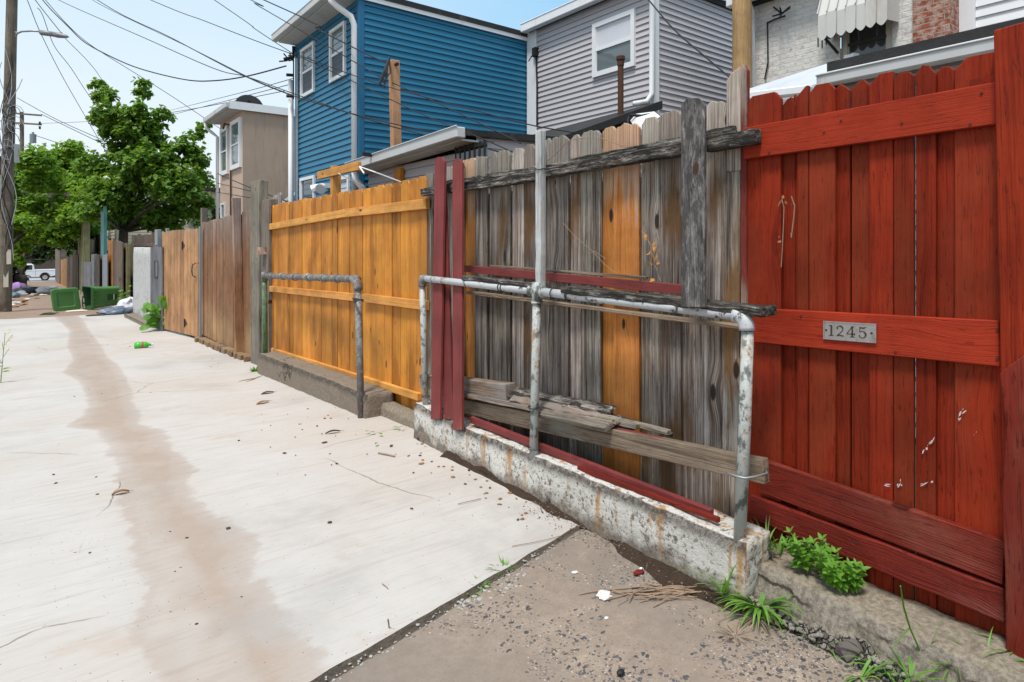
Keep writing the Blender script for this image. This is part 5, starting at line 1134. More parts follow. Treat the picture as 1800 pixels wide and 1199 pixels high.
mb=MB(); mb.tube([onX(1349,40,WX-.02),onX(1350,110,WX-.03),onX(1344,140,WX-.03)],.011,6); mb.tube([onX(1349,40,WX-.02),onX(1362,34,WX-.03),onX(1380,28,WX-.05)],.011,6); p=onX(1374,24,WX-.08)
for i in range(7): mb.tube([p,p+Vector((rnd.uniform(-.15,0),rnd.uniform(-.2,.15),rnd.uniform(-.15,.15)))],.011,6)
mb.build('cable',WIREM.m,wb_)
# awning
AW=plain('awning_metal',(.55,.53,.5),.5,var=.08,scale=3,dirt=(.38,.3,.22),dirt_t=(.55,.75)); aw=thing('window_awning','scalloped pale metal awning over the upper brick house window','awning',(7.6,3.3,4.2))
ay0,ay1,ax0=3.80,3.02,7.65; zf=4.2; zw=5.0; n=7
mb=MB()
for i in range(n):
    a=ay0+(ay1-ay0)*i/n; b=ay0+(ay1-ay0)*(i+1)/n; k_=.012*(i%2)
    mb.add([(ax0,a,zf+k_),(ax0,b-.004,zf+k_),(WX-.02,b-.004,zw+k_),(WX-.02,a,zw+k_)],[[0,1,2,3]])
    low=[(ax0-k_,a+(b-a)*t,zf-.26-.05*math.sin(math.pi*t)) for t in (0,.15,.35,.5,.65,.85,1)]
    mb.add([(ax0-k_,a,zf+k_),(ax0-k_,b-.004,zf+k_)]+low[::-1],[list(range(9))])
for y in (ay0,ay1): mb.add([(ax0,y,zf),(ax0,y,zf-.26),(WX-.02,y,zf-.22),(WX-.02,y,zw)],[[0,1,2,3]])
mb.build('canopy',AW.m,aw,recalc=False)
mb=MB()
for i in range(n+1): a=ay0+(ay1-ay0)*i/n; mb.beam((ax0-.015,a,zf+.02),(WX-.02,a,zw+.02),.012,.02)
mb.build('seam',GUTTER.m,aw)
mb=MB()
for i in range(3): y=ay0-.05*i+.02; mb.cube(ax0+.05,ax0+.06,y,y+.012,zf-.36-.03*(i%2),zf-.24)
mb.tube([(ax0+.05,ay0-.05,zf-.26),(WX-.05,ay0-.1,zf-.42)],.018,6); mb.build('brace',BLACK.m,aw)
# porch with black roof edge, white gutter
PXx=5.0; p0=onX(1460,139,PXx); p1=onX(1765,76,PXx); zp=p0.z
mb=MB(); mb.add([(PXx-.05,p0.y,zp+.02),(PXx-.05,p1.y-.6,zp+.02),(WX,p1.y-.6,3.45),(WX,p0.y,3.45)],[[0,1,2,3]]); mb.cube(PXx-.06,PXx,p1.y-.6,p0.y,zp-.03,zp+.12); mb.cube(PXx-.03,WX,p0.y-.03,p0.y,zp-.4,zp+.1); mb.build('porch_roof',ROOF.m,wb_,recalc=False)
mb=MB(); mb.cube(PXx-.17,PXx-.065,p1.y-.6,p0.y+.03,zp-.075,zp+.005); mb.cube(PXx-.18,PXx-.165,p1.y-.6,p0.y+.035,zp-.005,zp+.015); mb.build('porch_gutter',GUTTER.m,wb_,bevel=.012)
mb=MB(); siding(mb,(PXx+.1,p0.y),(PXx+.1,p1.y-.6),0,zp-.05,(-1,0),.11); mb.build('porch_wall',SID_WHITE.m,wb_,recalc=False)
q=[onX(1309,166,5.3),onX(1420,152,5.1),onX(1462,139,5.05),onX(1478,104,6.6),onX(1440,117,6.9),onX(1310,158,6.4)]
TARP=plain('pale_roof_tarp',(.5,.52,.56),.5,var=.12,scale=2,dirt=(.33,.34,.37)); mb=MB(); q2=[p-Vector((0,0,.05)) for p in q]; mb.add(q+q2,[[0,1,2,3,4,5],[11,10,9,8,7,6]]+[[i,(i+1)%6,6+(i+1)%6,6+i] for i in range(6)]); mb.build('roof_tarp',TARP.m,wb_)
a,b=onX(1316,170,5.0),onX(1424,158,5.0); mb=MB(); mb.beam(a,b,.1,.07); mb.build('porch_gutter',WHITE_TRIM.m,wb_,bevel=.01); mb=MB(); mb.cube(5.08,5.1,b.y-.1,a.y+.3,0,a.z-.05); mb.build('porch_wall',SID_WHITE.m,wb_)
p=onX(1500,105,5.3); mb=MB(); mb.box(p+Vector((0,.02,.0)),Vector((0,.04,0)),Vector((.03,0,0)),Vector((.01,0,.05)),None,2,.006); mb.build('roof_vent',METAL.m,wb_)
# neighbour with white siding on the far right
ws=thing('white_house','white vinyl sided house at the right edge behind the red post','house',(8.3,1.5,0))
mb=MB(); siding(mb,(8.3,yC+.05),(8.3,-3),0,6.5,(-1,0),.115); flatwall(mb,(8.3,-3),(12,-3),0,6.5); mb.build('wall',SID_WHITE.m,ws,recalc=False)
ya=onX(1702,30,8.25).y; boxp('corner_trim',WHITE_TRIM,ws,8.24,8.3,ya-.06,ya+.09,0,6.5)
mb=MB(); mb.cube(8.1,12,-3,yC,6.5,6.6); mb.build('roof',ROOF.m,ws)
# ---- cream house behind the trees and distant blocks
crh=thing('cream_house','cream clapboard house half hidden behind the trees','house',(5,52,zg(50)))
mb=MB(); siding(mb,(4.2,58),(4.2,46),-2,5.0,(-1,0),.2,.02); siding(mb,(4.2,46),(12,46),-2,5.0,(0,-1),.2,.02); mb.build('wall',SID_CREAM.m,crh,recalc=False); mb=MB(); mb.cube(3.8,12,45.6,58.4,5.0,5.25); mb.build('roof',ROOF.m,crh); wpx(crh,4.2,118,124,372,392,rail=False)
fh=thing('grey_block','flat roofed grey brown building beyond the trees','building',(-2,110,zg(110)))
mb=MB(); mb.cube(-7,5.6,116,126,-3.5,13.7); mb.build('wall',plain('far_brick',(.12,.09,.075),.9).m,fh); mb=MB(); mb.cube(-7.3,5.9,115.7,126.3,13.7,14.1); mb.build('roof',ROOF.m,fh); mb=MB(); mb.cube(2.6,4.5,116.5,119,14.1,15.8); mb.build('roof_box',plain('far_box',(.16,.12,.1),.9).m,fh)

# ---- clothesline tee post behind the orange fence
tz=onX(590,292,3.3); tp=thing('clothesline_post','orange stained wooden tee post with rope behind the orange fence','post',(3.3,tz.y,zg(tz.y)))
mb=MB(); mb.beam((3.3,tz.y,zg(tz.y)),(3.3,tz.y,tz.z),.09,.12,(1,0,0),None); mb.build('upright',W_ORANGE_R.m,tp,bevel=.004)
a,b=onX(560,309,3.25),onX(632,291.5,3.25); mb=MB(); mb.beam(a,b,.05,.11); mb.build('crossbar',W_ORANGE_R.m,tp,bevel=.004)
mb=MB(); mb.tube([onX(632,293,3.22),onX(660,303,3.3),onX(705,320,3.6)],.009,6); mb.tube([onX(595,305,3.22),onX(620,318,3.3),onX(640,328,3.5)],.006,6); mb.tube([onX(632,293,3.22),onX(640,305,3.2)],.01,6); mb.build('rope',ROPE.m,tp)

# ------------------------------------------------------------------ poles, lamp, wires
ub=onG(8,547); ut=atT(21,0,20.2); dirp=(ut-ub)/(ut.z-ub.z)
top=ub+dirp*14.5
mb=MB(); n=40; mb.tube([ub-Vector((0,0,.2))]+[ub+dirp*(14.5*i/n) for i in range(1,n+1)],[.19-.06*i/n for i in range(n+1)],16)
up_=mb.build('utility_pole',W_POLE.m,smooth=True); tag(up_,'weathered grey utility pole wrapped in cables at the left edge','pole')
mb=MB()
def onpole(py,off,side=-1): 
    z=H+(HY-py)/F*20.2; p=ub+dirp*(z-ub.z); return p+Vector((off,-.18,0))
mb.cube(0,0,0,0,0,0) if False else None
p=onpole(452,.08); mb.box(p,Vector((0,0,.24)),Vector((.06,0,0)),Vector((0,.01,0))); p=onpole(492,.02); mb.box(p,Vector((0,0,.26)),Vector((.065,0,0)),Vector((0,.01,0))); mb.build('paper_notice',PALE.m,up_)
mb=MB(); p=onpole(268,.22); mb.box(p,Vector((0,0,.3)),Vector((.07,0,0)),Vector((0,.06,0))); mb.build('cable_box',METAL.m,up_)
CB=plain('pale_cable',(.4,.4,.42),.5)
mb=MB(); mb2=MB()
for i in range(11):
    y0=rnd.uniform(40,300); y1=y0+rnd.uniform(60,220); o0=rnd.uniform(-.28,.22); o1=rnd.uniform(-.28,.22); q=[onpole(y0+(y1-y0)*t,o0+(o1-o0)*t+.14*math.sin(t*6+i)) for t in [j/9 for j in range(10)]]; (mb if i%2 else mb2).tube(q,.012,5)
for i in range(14):
    y0=rnd.uniform(190,270); c=onpole(y0,rnd.uniform(-.1,.25)); r_=rnd.uniform(.08,.22); (mb2 if i%2 else mb).tube([c+Vector((r_*math.cos(t),-.03,r_*1.3*math.sin(t))) for t in [j*.5 for j in range(rnd.randint(7,12))]],.01,5)
mb.build('cable_bundle',WIREM.m,up_); mb2.build('cable_bundle',CB.m,up_)
lp0=atT(27,57,20.1); 
lamp=thing('street_lamp','slim grey street lamp on a curved arm from the utility pole','lamp',lp0)
mb=MB(); mb.tube([atT(27,66,20.1),atT(30,59,20.1),atT(38,55.5,20.1),atT(55,54.5,20.1),atT(72,55.5,20.1)],.028,8); mb.tube([atT(27,57,20.1),atT(32,58,20.1)],.03,8); mb.build('arm',METAL.m,lamp,smooth=True)
a,b,c=atT(70,57,20.1),atT(95,60.5,20.1),atT(121,65,20.1)
mb=MB(); mb.tube([a,a.lerp(b,.1),b],[.05,.085,.08],12); mb.tube([b,b.lerp(c,.3),b.lerp(c,.8),c],[.08,.09,.06,.015],12); mb.tube([atT(107,60,20.1),atT(107,56.5,20.1)],.03,8); mb.build('head',plain('lamp_head',(.24,.24,.25),.5,.3).m,lamp,smooth=True)
# second pole further away with cross arms and transformer
sb=atT(38,430,62); zb2=zg(75)
sp=thing('utility_pole','distant utility pole with two crossarms and a grey transformer','pole',(sb.x,sb.y,zb2))
mb=MB(); tt=atT(38.5,197,62); mb.tube([(tt.x,tt.y,zb2),(tt.x,tt.y,tt.z)],[.22,.17],12); mb.build('shaft',W_POLE.m,sp)
for (x0,y0,x1,y1) in ((22,199,73,203),(26,216,73,219)):
    mb=MB(); mb.beam(atT(x0,y0,61.7),atT(x1,y1,61.7),.12,.16); mb.build('crossarm',W_POLE.m,sp)
mb=MB(); a,b=atT(58,236,61.6),atT(58,251,61.6); mb.tube([b,a],.28,14); mb.tube([a,a+Vector((0,0,.2))],.1,8); mb.build('transformer',plain('transformer_grey',(.2,.23,.26),.5).m,sp)
mb=MB(); 
for x,y in ((70,214),(70,222)): mb.tube([atT(x,y,61.6),atT(x,y+5,61.6)],.09,8)
mb.build('insulator',BLACK.m,sp)
tpx=7.6; tpy=onX(1304,200,tpx).y
mb=MB(); n=24; mb.tube([(tpx,tpy,8.0*i/n-.1+.2*(i>0)*0) for i in range(n+1)],[.125+.006*noise.noise(Vector((i*.7,0,0))) for i in range(n+1)],16); tag(mb.build('utility_pole',W_TANPOLE.m,smooth=True),'thick tan timber pole between grey house and brick house','pole')

def wire(pts,t0,t1,r=.009,label=None,group='overhead cables',name='cable',mat=WIREM):
    L=[0]
    for a,b in zip(pts,pts[1:]): L.append(L[-1]+math.hypot(b[0]-a[0],b[1]-a[1]))
    P=[]
    for (x,y),l in zip(pts,L):
        f=l/L[-1]; t=1/((1-f)/t0+f/t1); P.append(atT(x,y,t))
    r*=.98
    # smooth (Catmull-Rom)
    Q=[]
    for i in range(len(P)-1):
        p0=P[max(i-1,0)];p1=P[i];p2=P[i+1];p3=P[min(i+2,len(P)-1)]
        for k in range(6):
            t=k/6; Q.append(.5*((2*p1)+(p2-p0)*t+(2*p0-5*p1+4*p2-p3)*t*t+(3*p1-p0-3*p2+p3)*t**3))
    Q.append(P[-1]); mb=MB(); mb.tube(Q,r,6); o=mb.build(name,mat.m,smooth=True); return tag(o,label,'cable',group)
wire([(22,-45),(103,0),(250,65),(375,120),(434,135),(520,166),(687,222),(860,262),(920,285)],20.1,6.9,.008,'thin cable crossing low over the blue siding to the grey fence')
wire([(22,-110),(171,0),(300,66),(450,143),(605,196),(760,232),(867,250)],20.1,7.2,.009,'black cable passing the stucco house eave and blue wall to the extension gutter')
wire([(22,-90),(120,-30),(265,50) if False else (180,10),(330,82),(440,137),(516,168)],20.1,11.8,.007,'cable ending at the lower insulator on the blue house corner')
wire([(22,-108),(265,0),(360,37),(450,72),(519,97)],20.1,11.7,.009,'upper service drop ending at the blue house cable clamps')
wire([(22,-240),(377,0),(450,52),(519,97)],20.1,11.7,.008,'steep service drop meeting the blue house corner under the soffit')
wire([(525,97),(600,125),(690,155),(810,187),(925,218),(1010,233)],11.5,5.6,.007,'cable from blue house corner across the siding to the white trim')
wire([(525,99),(620,143),(740,200),(867,252),(935,285)],11.5,6.05,.007,'cable from blue house corner sagging down to the grey fence top')
wire([(22,-190),(464,0),(560,52),(640,93),(692,116)],20.1,8.9,.011,'heavy service drop ending at the pale lumber mast')
wire([(22,-200),(400,-20),(450,8),(560,72),(669,136)],20.1,8.95,.008,'second service drop ending below the mast top')
wire([(686,144),(760,177),(875,232),(915,252)],8.9,6.7,.007,'short cable from the lumber mast down to the extension roof')
wire([(20,-75),(75,0),(120,47),(150,75),(200,102),(250,122),(325,140),(375,142),(434,134),(503,116)],20.1,12.0,.014,'thick drooping cable looping from the pole to the blue house')
wire([(20,-75),(80,0),(125,50),(165,83),(235,127),(300,168),(360,208),(400,235)],20.1,21,.011,'twisted cable dropping through the tree to the stucco house')
wire([(22,-60),(50,5),(70,55),(110,135),(160,222),(185,265)],20.1,29,.012,'thin line running down behind the lamp into the tree')
wire([(20,-60),(62,0),(107,57),(109,58)],20.1,20.1,.012,'feeder wire from pole top to the street lamp head')
wire([(66,14),(75,27),(95,80),(125,120),(165,180),(215,240)],20.1,28,.011,'thin line passing the lamp into the tree crown')
wire([(115,68),(165,120),(205,180),(240,215)],22,28,.010,'line behind the lamp tip reaching the tree top')
wire([(1120,-20),(1140,0),(1185,52),(1240,100),(1278,132),(1310,160)],7.0,5.6,.008,'black drop wire crossing the grey house to the fence post')
wire([(73,201),(160,243),(260,290)],62,50,.03,'far line descending right from the distant crossarm')
wire([(30,172),(110,215),(260,280)],62,50,.028,'far high line sloping behind the tree')
wire([(73,217),(165,213),(300,198),(500,160)],62,30,.018,'far line rising right from the distant crossarm')
wire([(62,238),(120,258),(200,290)],62,45,.028,'far low line from the transformer pole')
wire([(45,255),(92,270),(150,290)],62,45,.028,'lowest far line behind the tree')
wire([(295,195),(420,164),(515,138)],32,13,.008,'faint line from tree top to the blue house corner')
wire([(250,215),(380,182),(515,147)],32,13,.008,'faint lower line from tree to the blue house insulator')
wire([(382,305),(440,330),(520,360)],20,10,.012,'slack clothesline before the stucco house, highest of three')
wire([(382,322),(440,336),(470,345)],20,11,.010,'clothesline before the stucco house, middle of three')
wire([(382,338),(430,346),(470,352)],20,11,.010,'lowest clothesline before the stucco house')
wire([(962,283),(985,262),(1002,247),(1050,242),(1095,257)],3.6,3.2,.0025,'dry wiry vine stem curling over the grey fence rail',None,'dry_vine',TWIG)
# ------------------------------------------------------------------ trees
def leaf(mb,p,d,n,L,W,c,fold=.25):
    """heart shaped leaf: base p, direction d, normal n"""
    s=d.cross(n).normalized(); n=s.cross(d).normalized()
    pts=[p, p+d*L*.12+s*W*.42+n*fold*W*.3, p+d*L*.4+s*W*.5+n*fold*W*.35, p+d*L*.75+s*W*.26+n*fold*W*.1-n*L*.06, p+d*L-n*L*.14, p+d*L*.75-s*W*.26+n*fold*W*.1-n*L*.06, p+d*L*.4-s*W*.5+n*fold*W*.35, p+d*L*.12-s*W*.42+n*fold*W*.3, p+d*L*.5-n*L*.02]
    mb.add(pts,[[0,1,2,8],[2,3,4,8],[8,4,5,6],[0,8,6,7]],None,c)
def rv(): 
    while True:
        v=Vector((rnd.uniform(-1,1),rnd.uniform(-1,1),rnd.uniform(-1,1)))
        if .05<v.length<1: return v.normalized()
def tree(blobs,t,dt,base,nl,L,mat,label,trunk_r,name='tree',group=None,droop=.7,shell=.55,lim=0):
    root=thing(name,label,'tree',base); mb=MB(); cs_=[]
    for (px,py,r) in blobs:
        tt=t+rnd.uniform(-dt,dt); cs_.append((atT(px,py,tt),r*tt/F))
    tot=sum(r*r for _,r in cs_)
    hub=Vector((base[0],base[1],0)); mid=sum((c for c,_ in cs_),Vector())/len(cs_)
    for c,r in cs_:
        k=int(nl*r*r/tot); ntw=max(3,k//9)
        for w in range(ntw):
            dv=rv(); dv.z=abs(dv.z)*.8+dv.z*.35; rr=r*(shell+(1-shell)*rnd.random()**.6)*rnd.uniform(.7,1.12); tip=c+dv*rr; out=(dv+Vector((0,0,.35))).normalized()
            br=.25+.5*rnd.random()
            for j in range(9):
                p=tip-out*rnd.uniform(0,.45)*r*.6+rv()*L*.55
                d=(rv()*.9+out*.55+Vector((0,0,-droop))).normalized(); n=(Vector((0,0,1))+rv()*.6+out*.5).normalized()
                if abs(d.dot(n))>.96: continue
                s=L*rnd.uniform(.6,1.25); leaf(mb,p,d,n,s,s*.85,(min(1,max(0,br+rnd.uniform(-.25,.3))),rnd.random(),rnd.random(),1))
    mb.build('crown',mat.m,root,recalc=False)
    tb=MB(); bv=Vector(base); fork=Vector((bv.x+.2,bv.y,(mid.z-bv.z)*.5+bv.z)); tb.tube([bv-Vector((0,0,.2)),bv.lerp(fork,.5)+Vector((.05,0,0)),fork],[trunk_r*1.25,trunk_r,trunk_r*.85],10)
    for c,r in cs_:
        if r<lim*t/F: continue
        m_=fork.lerp(c,.5)+Vector((rnd.uniform(-.3,.3),rnd.uniform(-.3,.3),rnd.uniform(-.1,.3))); tb.tube([fork-Vector((0,0,.1)),m_,c,c+(c-m_).normalized()*r*.6],[trunk_r*.4,trunk_r*.2,trunk_r*.1,trunk_r*.03],6)
    tb.build('trunk',W_BARK.m,root,smooth=True)
    return root
B1=[(186,172,24),(175,150,14),(190,205,30),(205,235,34),(178,215,18),(238,205,30),(252,165,15),(250,148,10),(240,235,36),(285,205,20),(270,225,20),(225,275,46),(275,285,42),(325,262,26),(355,225,11),(345,240,14),(368,215,8),(305,320,48),(250,330,50),(345,320,32),(345,285,28),(170,300,36),(185,350,45),(250,385,48),(320,375,44),(360,360,22),(160,380,36),(215,395,38),(290,400,35),(250,300,50),(285,330,48),(230,330,45),(265,255,36),(310,345,44),(200,360,44)]
p=atT(205,470,27); tree(B1,27,1.6,(2.9,31,zg(31)),26000,.20,LEAF1,'tall broad leaved tree with shooting tops behind the far fences',.2,lim=30)
B2=[(60,290,34),(100,285,30),(130,270,24),(40,320,34),(80,330,38),(120,325,40),(150,330,34),(30,360,30),(60,375,36),(100,375,38),(140,385,34),(35,400,28),(28,440,22),(20,410,20),(75,410,26),(110,410,28),(35,462,12),(145,300,26),(165,345,34),(150,410,30),(100,425,24),(165,385,30),(55,420,20),(80,300,26)]
tree(B2,35,2.6,(-1.3,40,zg(40)),30000,.23,LEAF2,'bright green tree overhanging the alley beside the utility pole',.18,lim=37)
B3=[(20,440,40),(60,400,45),(60,440,34),(100,420,45),(100,450,28),(140,420,40),(140,455,30),(170,430,30),(40,380,45),(120,380,45),(180,400,40),(75,455,22)]
tree(B3,83,2,(-4,103,zg(103)),5200,.6,LEAF3,'dark dense tree mass beyond the cross street',.5)
B4=[(150,400,42),(190,420,36),(230,400,46),(280,420,42),(330,410,42),(370,395,30),(120,430,30),(200,440,30),(250,432,34),(300,435,30),(345,425,26),(170,440,26)]
tree(B4,44,3,(7.0,47,zg(47)),7000,.32,LEAF3,'shaded dark green tree behind the stucco house and fences',.3)
B5=[(30,470,18),(32,445,22),(28,490,16),(36,420,20)]
tree(B5,46,1.0,(onG(31,508).x,onG(31,508).y,onG(31,508).z),1500,.3,LEAF3,'dark ivy covered tree with thick trunk left of the pickup',.4,'tree')
# seed clusters? none

# ------------------------------------------------------------------ weeds
def blade(mb,p,d,L,w,bend,c,n=6):
    d=d.normalized(); side=d.cross(Vector((0,0,1))); side=(side if side.length>.05 else Vector((1,0,0))).normalized(); pts=[]; q=Vector(p); dd=d.copy()
    L1=[];R1=[]
    for i in range(n+1):
        f=i/n; ww=w*(1-f**1.8)*(.55+.45*min(1,f*4)); L1.append(q+side*ww/2); R1.append(q-side*ww/2+Vector((0,0,ww*.15)))
        dd=(dd+Vector((0,0,-bend*(f+.15)))).normalized(); q=q+dd*L/n
    mb.add(L1+R1,[[i,i+1,n+2+i,n+1+i] for i in range(n)],None,c)
def grass(p,n,L,w,label,spread=1.0,up=.8,bend=.35,name='grass_clump',mat=GRASSM,fwd=(-.3,0)):
    mb=MB(); p=Vector(p)
    for i in range(n):
        a=rnd.uniform(0,6.28); o=Vector((math.cos(a),math.sin(a),0)); 
        d=Vector((o.x*spread+fwd[0],o.y*spread+fwd[1],up+rnd.uniform(-.3,.5))); blade(mb,p+o*rnd.uniform(0,.03),d,L*rnd.uniform(.5,1.2),w*rnd.uniform(.7,1.2),bend*rnd.uniform(.5,1.4),(rnd.random(),rnd.random(),0,1))
    return tag(mb.build(name,mat.m,recalc=False),label,'weed')
def stemleaf(mb,p,d,L,nw,ls,c0,wh=4,aspect=.5,bend=.0):
    q=Vector(p); d=d.normalized(); stp=L/nw
    for i in range(nw):
        q=q+d*stp; d=(d+Vector((0,0,-bend))+rv()*.06).normalized(); f=(i+1)/nw
        for k in range(wh):
            a=k*6.283/wh+i*.8; u=d.orthogonal().normalized(); v=d.cross(u); o=u*math.cos(a)+v*math.sin(a)
            dir_=(o+d*(.25+.5*f)).normalized(); n=(d-o*.3).normalized(); s=ls*(1.1-.45*f)*rnd.uniform(.8,1.2)
            leaf2(mb,q,dir_,n,s,s*aspect,(min(1,c0+.35*f+rnd.uniform(-.15,.15)),rnd.random(),0,1))
def leaf2(mb,p,d,n,L,W,c):
    s=d.cross(n).normalized(); n=s.cross(d).normalized()
    pts=[p,p+d*L*.3+s*W*.45+n*W*.12,p+d*L*.6+s*W*.38+n*W*.08,p+d*L-n*L*.08,p+d*L*.6-s*W*.38+n*W*.08,p+d*L*.3-s*W*.45+n*W*.12,p+d*L*.45]
    mb.add(pts,[[0,1,2,6],[6,2,3],[6,3,4],[0,6,4,5]],None,c)
# broad leaf weed by the red gate
b=onX(1455,1010,2.33); b.z=.19; root=thing('weed_plant','bushy light green broad leaf weed growing against the red gate foot','weed',b)
mb=MB(); sm=MB()
for i in range(21):
    f=rnd.uniform(-1,1); p=b+Vector((rnd.uniform(-.04,.05),f*.085-.0,-.02)); h=rnd.uniform(.07,.15)*(1.1-.35*max(0,-f)); d=Vector((-.4+rnd.uniform(-.3,.2),f*.3+rnd.uniform(-.2,.2),1)); stemleaf(mb,p,d,h,5,.042,.25,4,.5); sm.tube([p,p+d.normalized()*h],.0018,5)
mb.build('foliage',WEED.m,root,recalc=False); sm.build('stems',STEMM.m,root)
grass(onZ(1345,965,.19),22,.12,.010,'grass tuft growing where the pipe post meets the red gate',.8,.8,.25)
mb=MB()
for i in range(16):
    p=onZ(1345,965,.19)+Vector((rnd.uniform(-.02,.05),rnd.uniform(-.09,.05),0)); blade(mb,p,Vector((rnd.uniform(-.6,.4),rnd.uniform(-.7,.7),1)),rnd.uniform(.05,.1),.012,.25,(rnd.random(),rnd.random(),0,1))
tag(mb.build('grass_clump',WEED.m,recalc=False),'dark narrow leaved sprig at the red gate left corner','weed')
grass(onZ(1335,1068,.03),64,.19,.017,'big arching bright green grass clump at the wall corner',1.0,.75,.33)
grass(onZ(1272,1045,.03),9,.20,.012,'sparse tall grass blades before the white wall end',.6,1.2,.3,fwd=(-.5,.15))
grass(onZ(1545,1175,.01),22,.15,.011,'grass tuft at the lower crumbled curb',1.0,.9,.3)
grass(onZ(1512,1190,.01),10,.12,.010,'small grass sprig left of the curb tuft',1.0,.8,.3)
grass(onZ(1730,1185,.1),16,.15,.011,'grass tuft at the bottom right corner by the red post',1.0,.8,.3)
grass(onZ(1788,1150,.14),7,.14,.010,'pale grass blades sticking out beside the red post foot',.9,.6,.2,fwd=(-.6,.2))
grass(onZ(1292,1118,.012),34,.075,.004,'tuft of dead brown roots below the big grass clump',1.0,.35,.25,mat=TWIG)
grass(onZ(1330,1085,.02),26,.10,.004,'dead straw coloured blades under the big grass clump',1.0,.3,.2,mat=TWIG)
grass(onZ(1322,965,.19),14,.11,.004,'dry stems hanging over the curb beside the wall end',.8,.2,.4,mat=TWIG,fwd=(-.7,.2))
grass(onZ(1600,1192,.06),16,.12,.008,'thin bright grass tuft on the curb face near the tall stalk',.9,.8,.3)
grass(onZ(1675,1170,.1),10,.10,.007,'small grass sprout halfway along the curb edge',.9,.8,.3)
grass(onZ(1455,1140,.012),9,.08,.006,'tiny grass sprout beside the embedded stone',.9,.8,.3)
# tall seed stalk
p=onZ(1640,1196,.02); q=onX(1583,1030,2.06); mb=MB(); m_=p.lerp(q,.5)+Vector((0,.02,.01)); mb.tube([p,p.lerp(m_,.5),m_,m_.lerp(q,.5)+Vector((0,.005,0)),q],[.0035,.003,.0028,.003,.002],6)
root=mb.build('grass_stalk',GRASSM.m); tag(root,'tall single grass stalk leaning before the red gate curb','weed')
mb=MB(); blade(mb,m_,Vector((-.3,.3,-.5)),.09,.010,.1,(.5,.5,0,1)); blade(mb,p.lerp(m_,.4),Vector((.1,-.3,1)),.16,.011,.1,(.7,.5,0,1)); blade(mb,p.lerp(m_,.2),Vector((-.1,.5,1)),.18,.011,.25,(.6,.5,0,1)); mb.build('blade',GRASSM.m,root,recalc=False)
grass(onG(885,1004),26,.062,.007,'small weed tuft in the slab joint, nearest the white wall',1.0,.7,.3,mat=WEED)
grass(onG(848,1030),18,.05,.0065,'second small weed tuft in the slab joint beside white gravel',1.0,.7,.3,mat=WEED)
grass(onG(826,1040),8,.05,.006,'sparse sprout at the slab joint left of the gravel',1.0,.7,.3,mat=WEED)
grass(onG(449,655),16,.12,.03,'small green weed at the left foot of the grey wall',.7,1,.2,mat=WEED)
grass(onG(708,758),12,.07,.008,'thin grass sprig before the low tan curb',1.0,.8,.3)
for i,(px,py) in enumerate(((660,760),(672,764),(650,758),(664,778),(690,752))): 
    mb=MB(); c=onG(px,py,.03); leaf2(mb,c,Vector((rnd.uniform(-1,1),rnd.uniform(-1,1),.1)).normalized(),Vector((0,0,1)),.05,.025,(.7,.5,0,1)); tag(mb.build('fallen_leaf',WEED.m,recalc=False),'tiny fresh green leaf lying on the slab near the tan curb','leaf','fresh leaves on the slab')
# burdock with big leaves
b=onG(292,577); root=thing('burdock_plant','large leaved green burdock growing at the tan gate','plant',b)
mb=MB(); sm=MB()
def lobed(mb,p,d,n,L,c):
    d=d.normalized(); sd_=d.cross(n).normalized(); n=sd_.cross(d).normalized(); k=13; ring_=[]
    for i in range(k):
        t=-math.pi+2*math.pi*i/k; rr=.5*(1+.12*math.cos(5*t)+.10*math.cos(t)); q=p+d*(L*.45+L*rr*math.cos(t))+sd_*(L*.95*rr*math.sin(t))-n*L*.35*(rr*abs(math.sin(t)))**1.5+n*rnd.uniform(-.03,.03)*L-n*L*.15*max(0,math.cos(t)); ring_.append(q)
    mb.add([p+d*L*.4]+ring_,[[0,1+i,1+(i+1)%k] for i in range(k)],None,c)
for i in range(44):
    px=rnd.uniform(252,301); py=rnd.uniform(516,577); s_=rnd.uniform(.13,.25)*(1 if py>530 else .7); tt=13.3+rnd.uniform(-.35,.3)
    if py<534 and px<280: continue
    c=atT(px,py,tt); d=Vector(((px-280)/26+rnd.uniform(-.8,.8),-.5+rnd.uniform(-.4,.4),rnd.uniform(-1.1,.2))).normalized(); n=Vector((rnd.uniform(-.9,.6),-.6,.7+rnd.uniform(-.4,.5))).normalized(); lobed(mb,c-d*s_*.4,d,n,s_,(rnd.uniform(.1,1),rnd.random()*.95,0,1)); sm.tube([b,(b+c)/2+Vector((0,.1,.1)),c-d*s_*.3],.010,5)
mb.build('leaves',BURDOCK.m,root,recalc=False); sm.build('stems',STEMM.m,root)
# weeds by the white block wall
for (px,py,h,lab) in ((219,548,.75,'leggy green weed growing by the rubbish bags'),(213,545,.35,'low weed at the white wall corner')):
    b=onG(px,py); mb=MB()
    for i in range(7): stemleaf(mb,b,Vector((rnd.uniform(-.3,.3),rnd.uniform(-.3,.3),1)),h*rnd.uniform(.6,1.1),5,.13,.4,4,.5)
    tag(mb.build('weed_plant',WEED.m,recalc=False),lab,'weed')
grass(onG(219,552),14,.3,.02,'dry tuft at the kerb end near the bags',1,.8,.3)
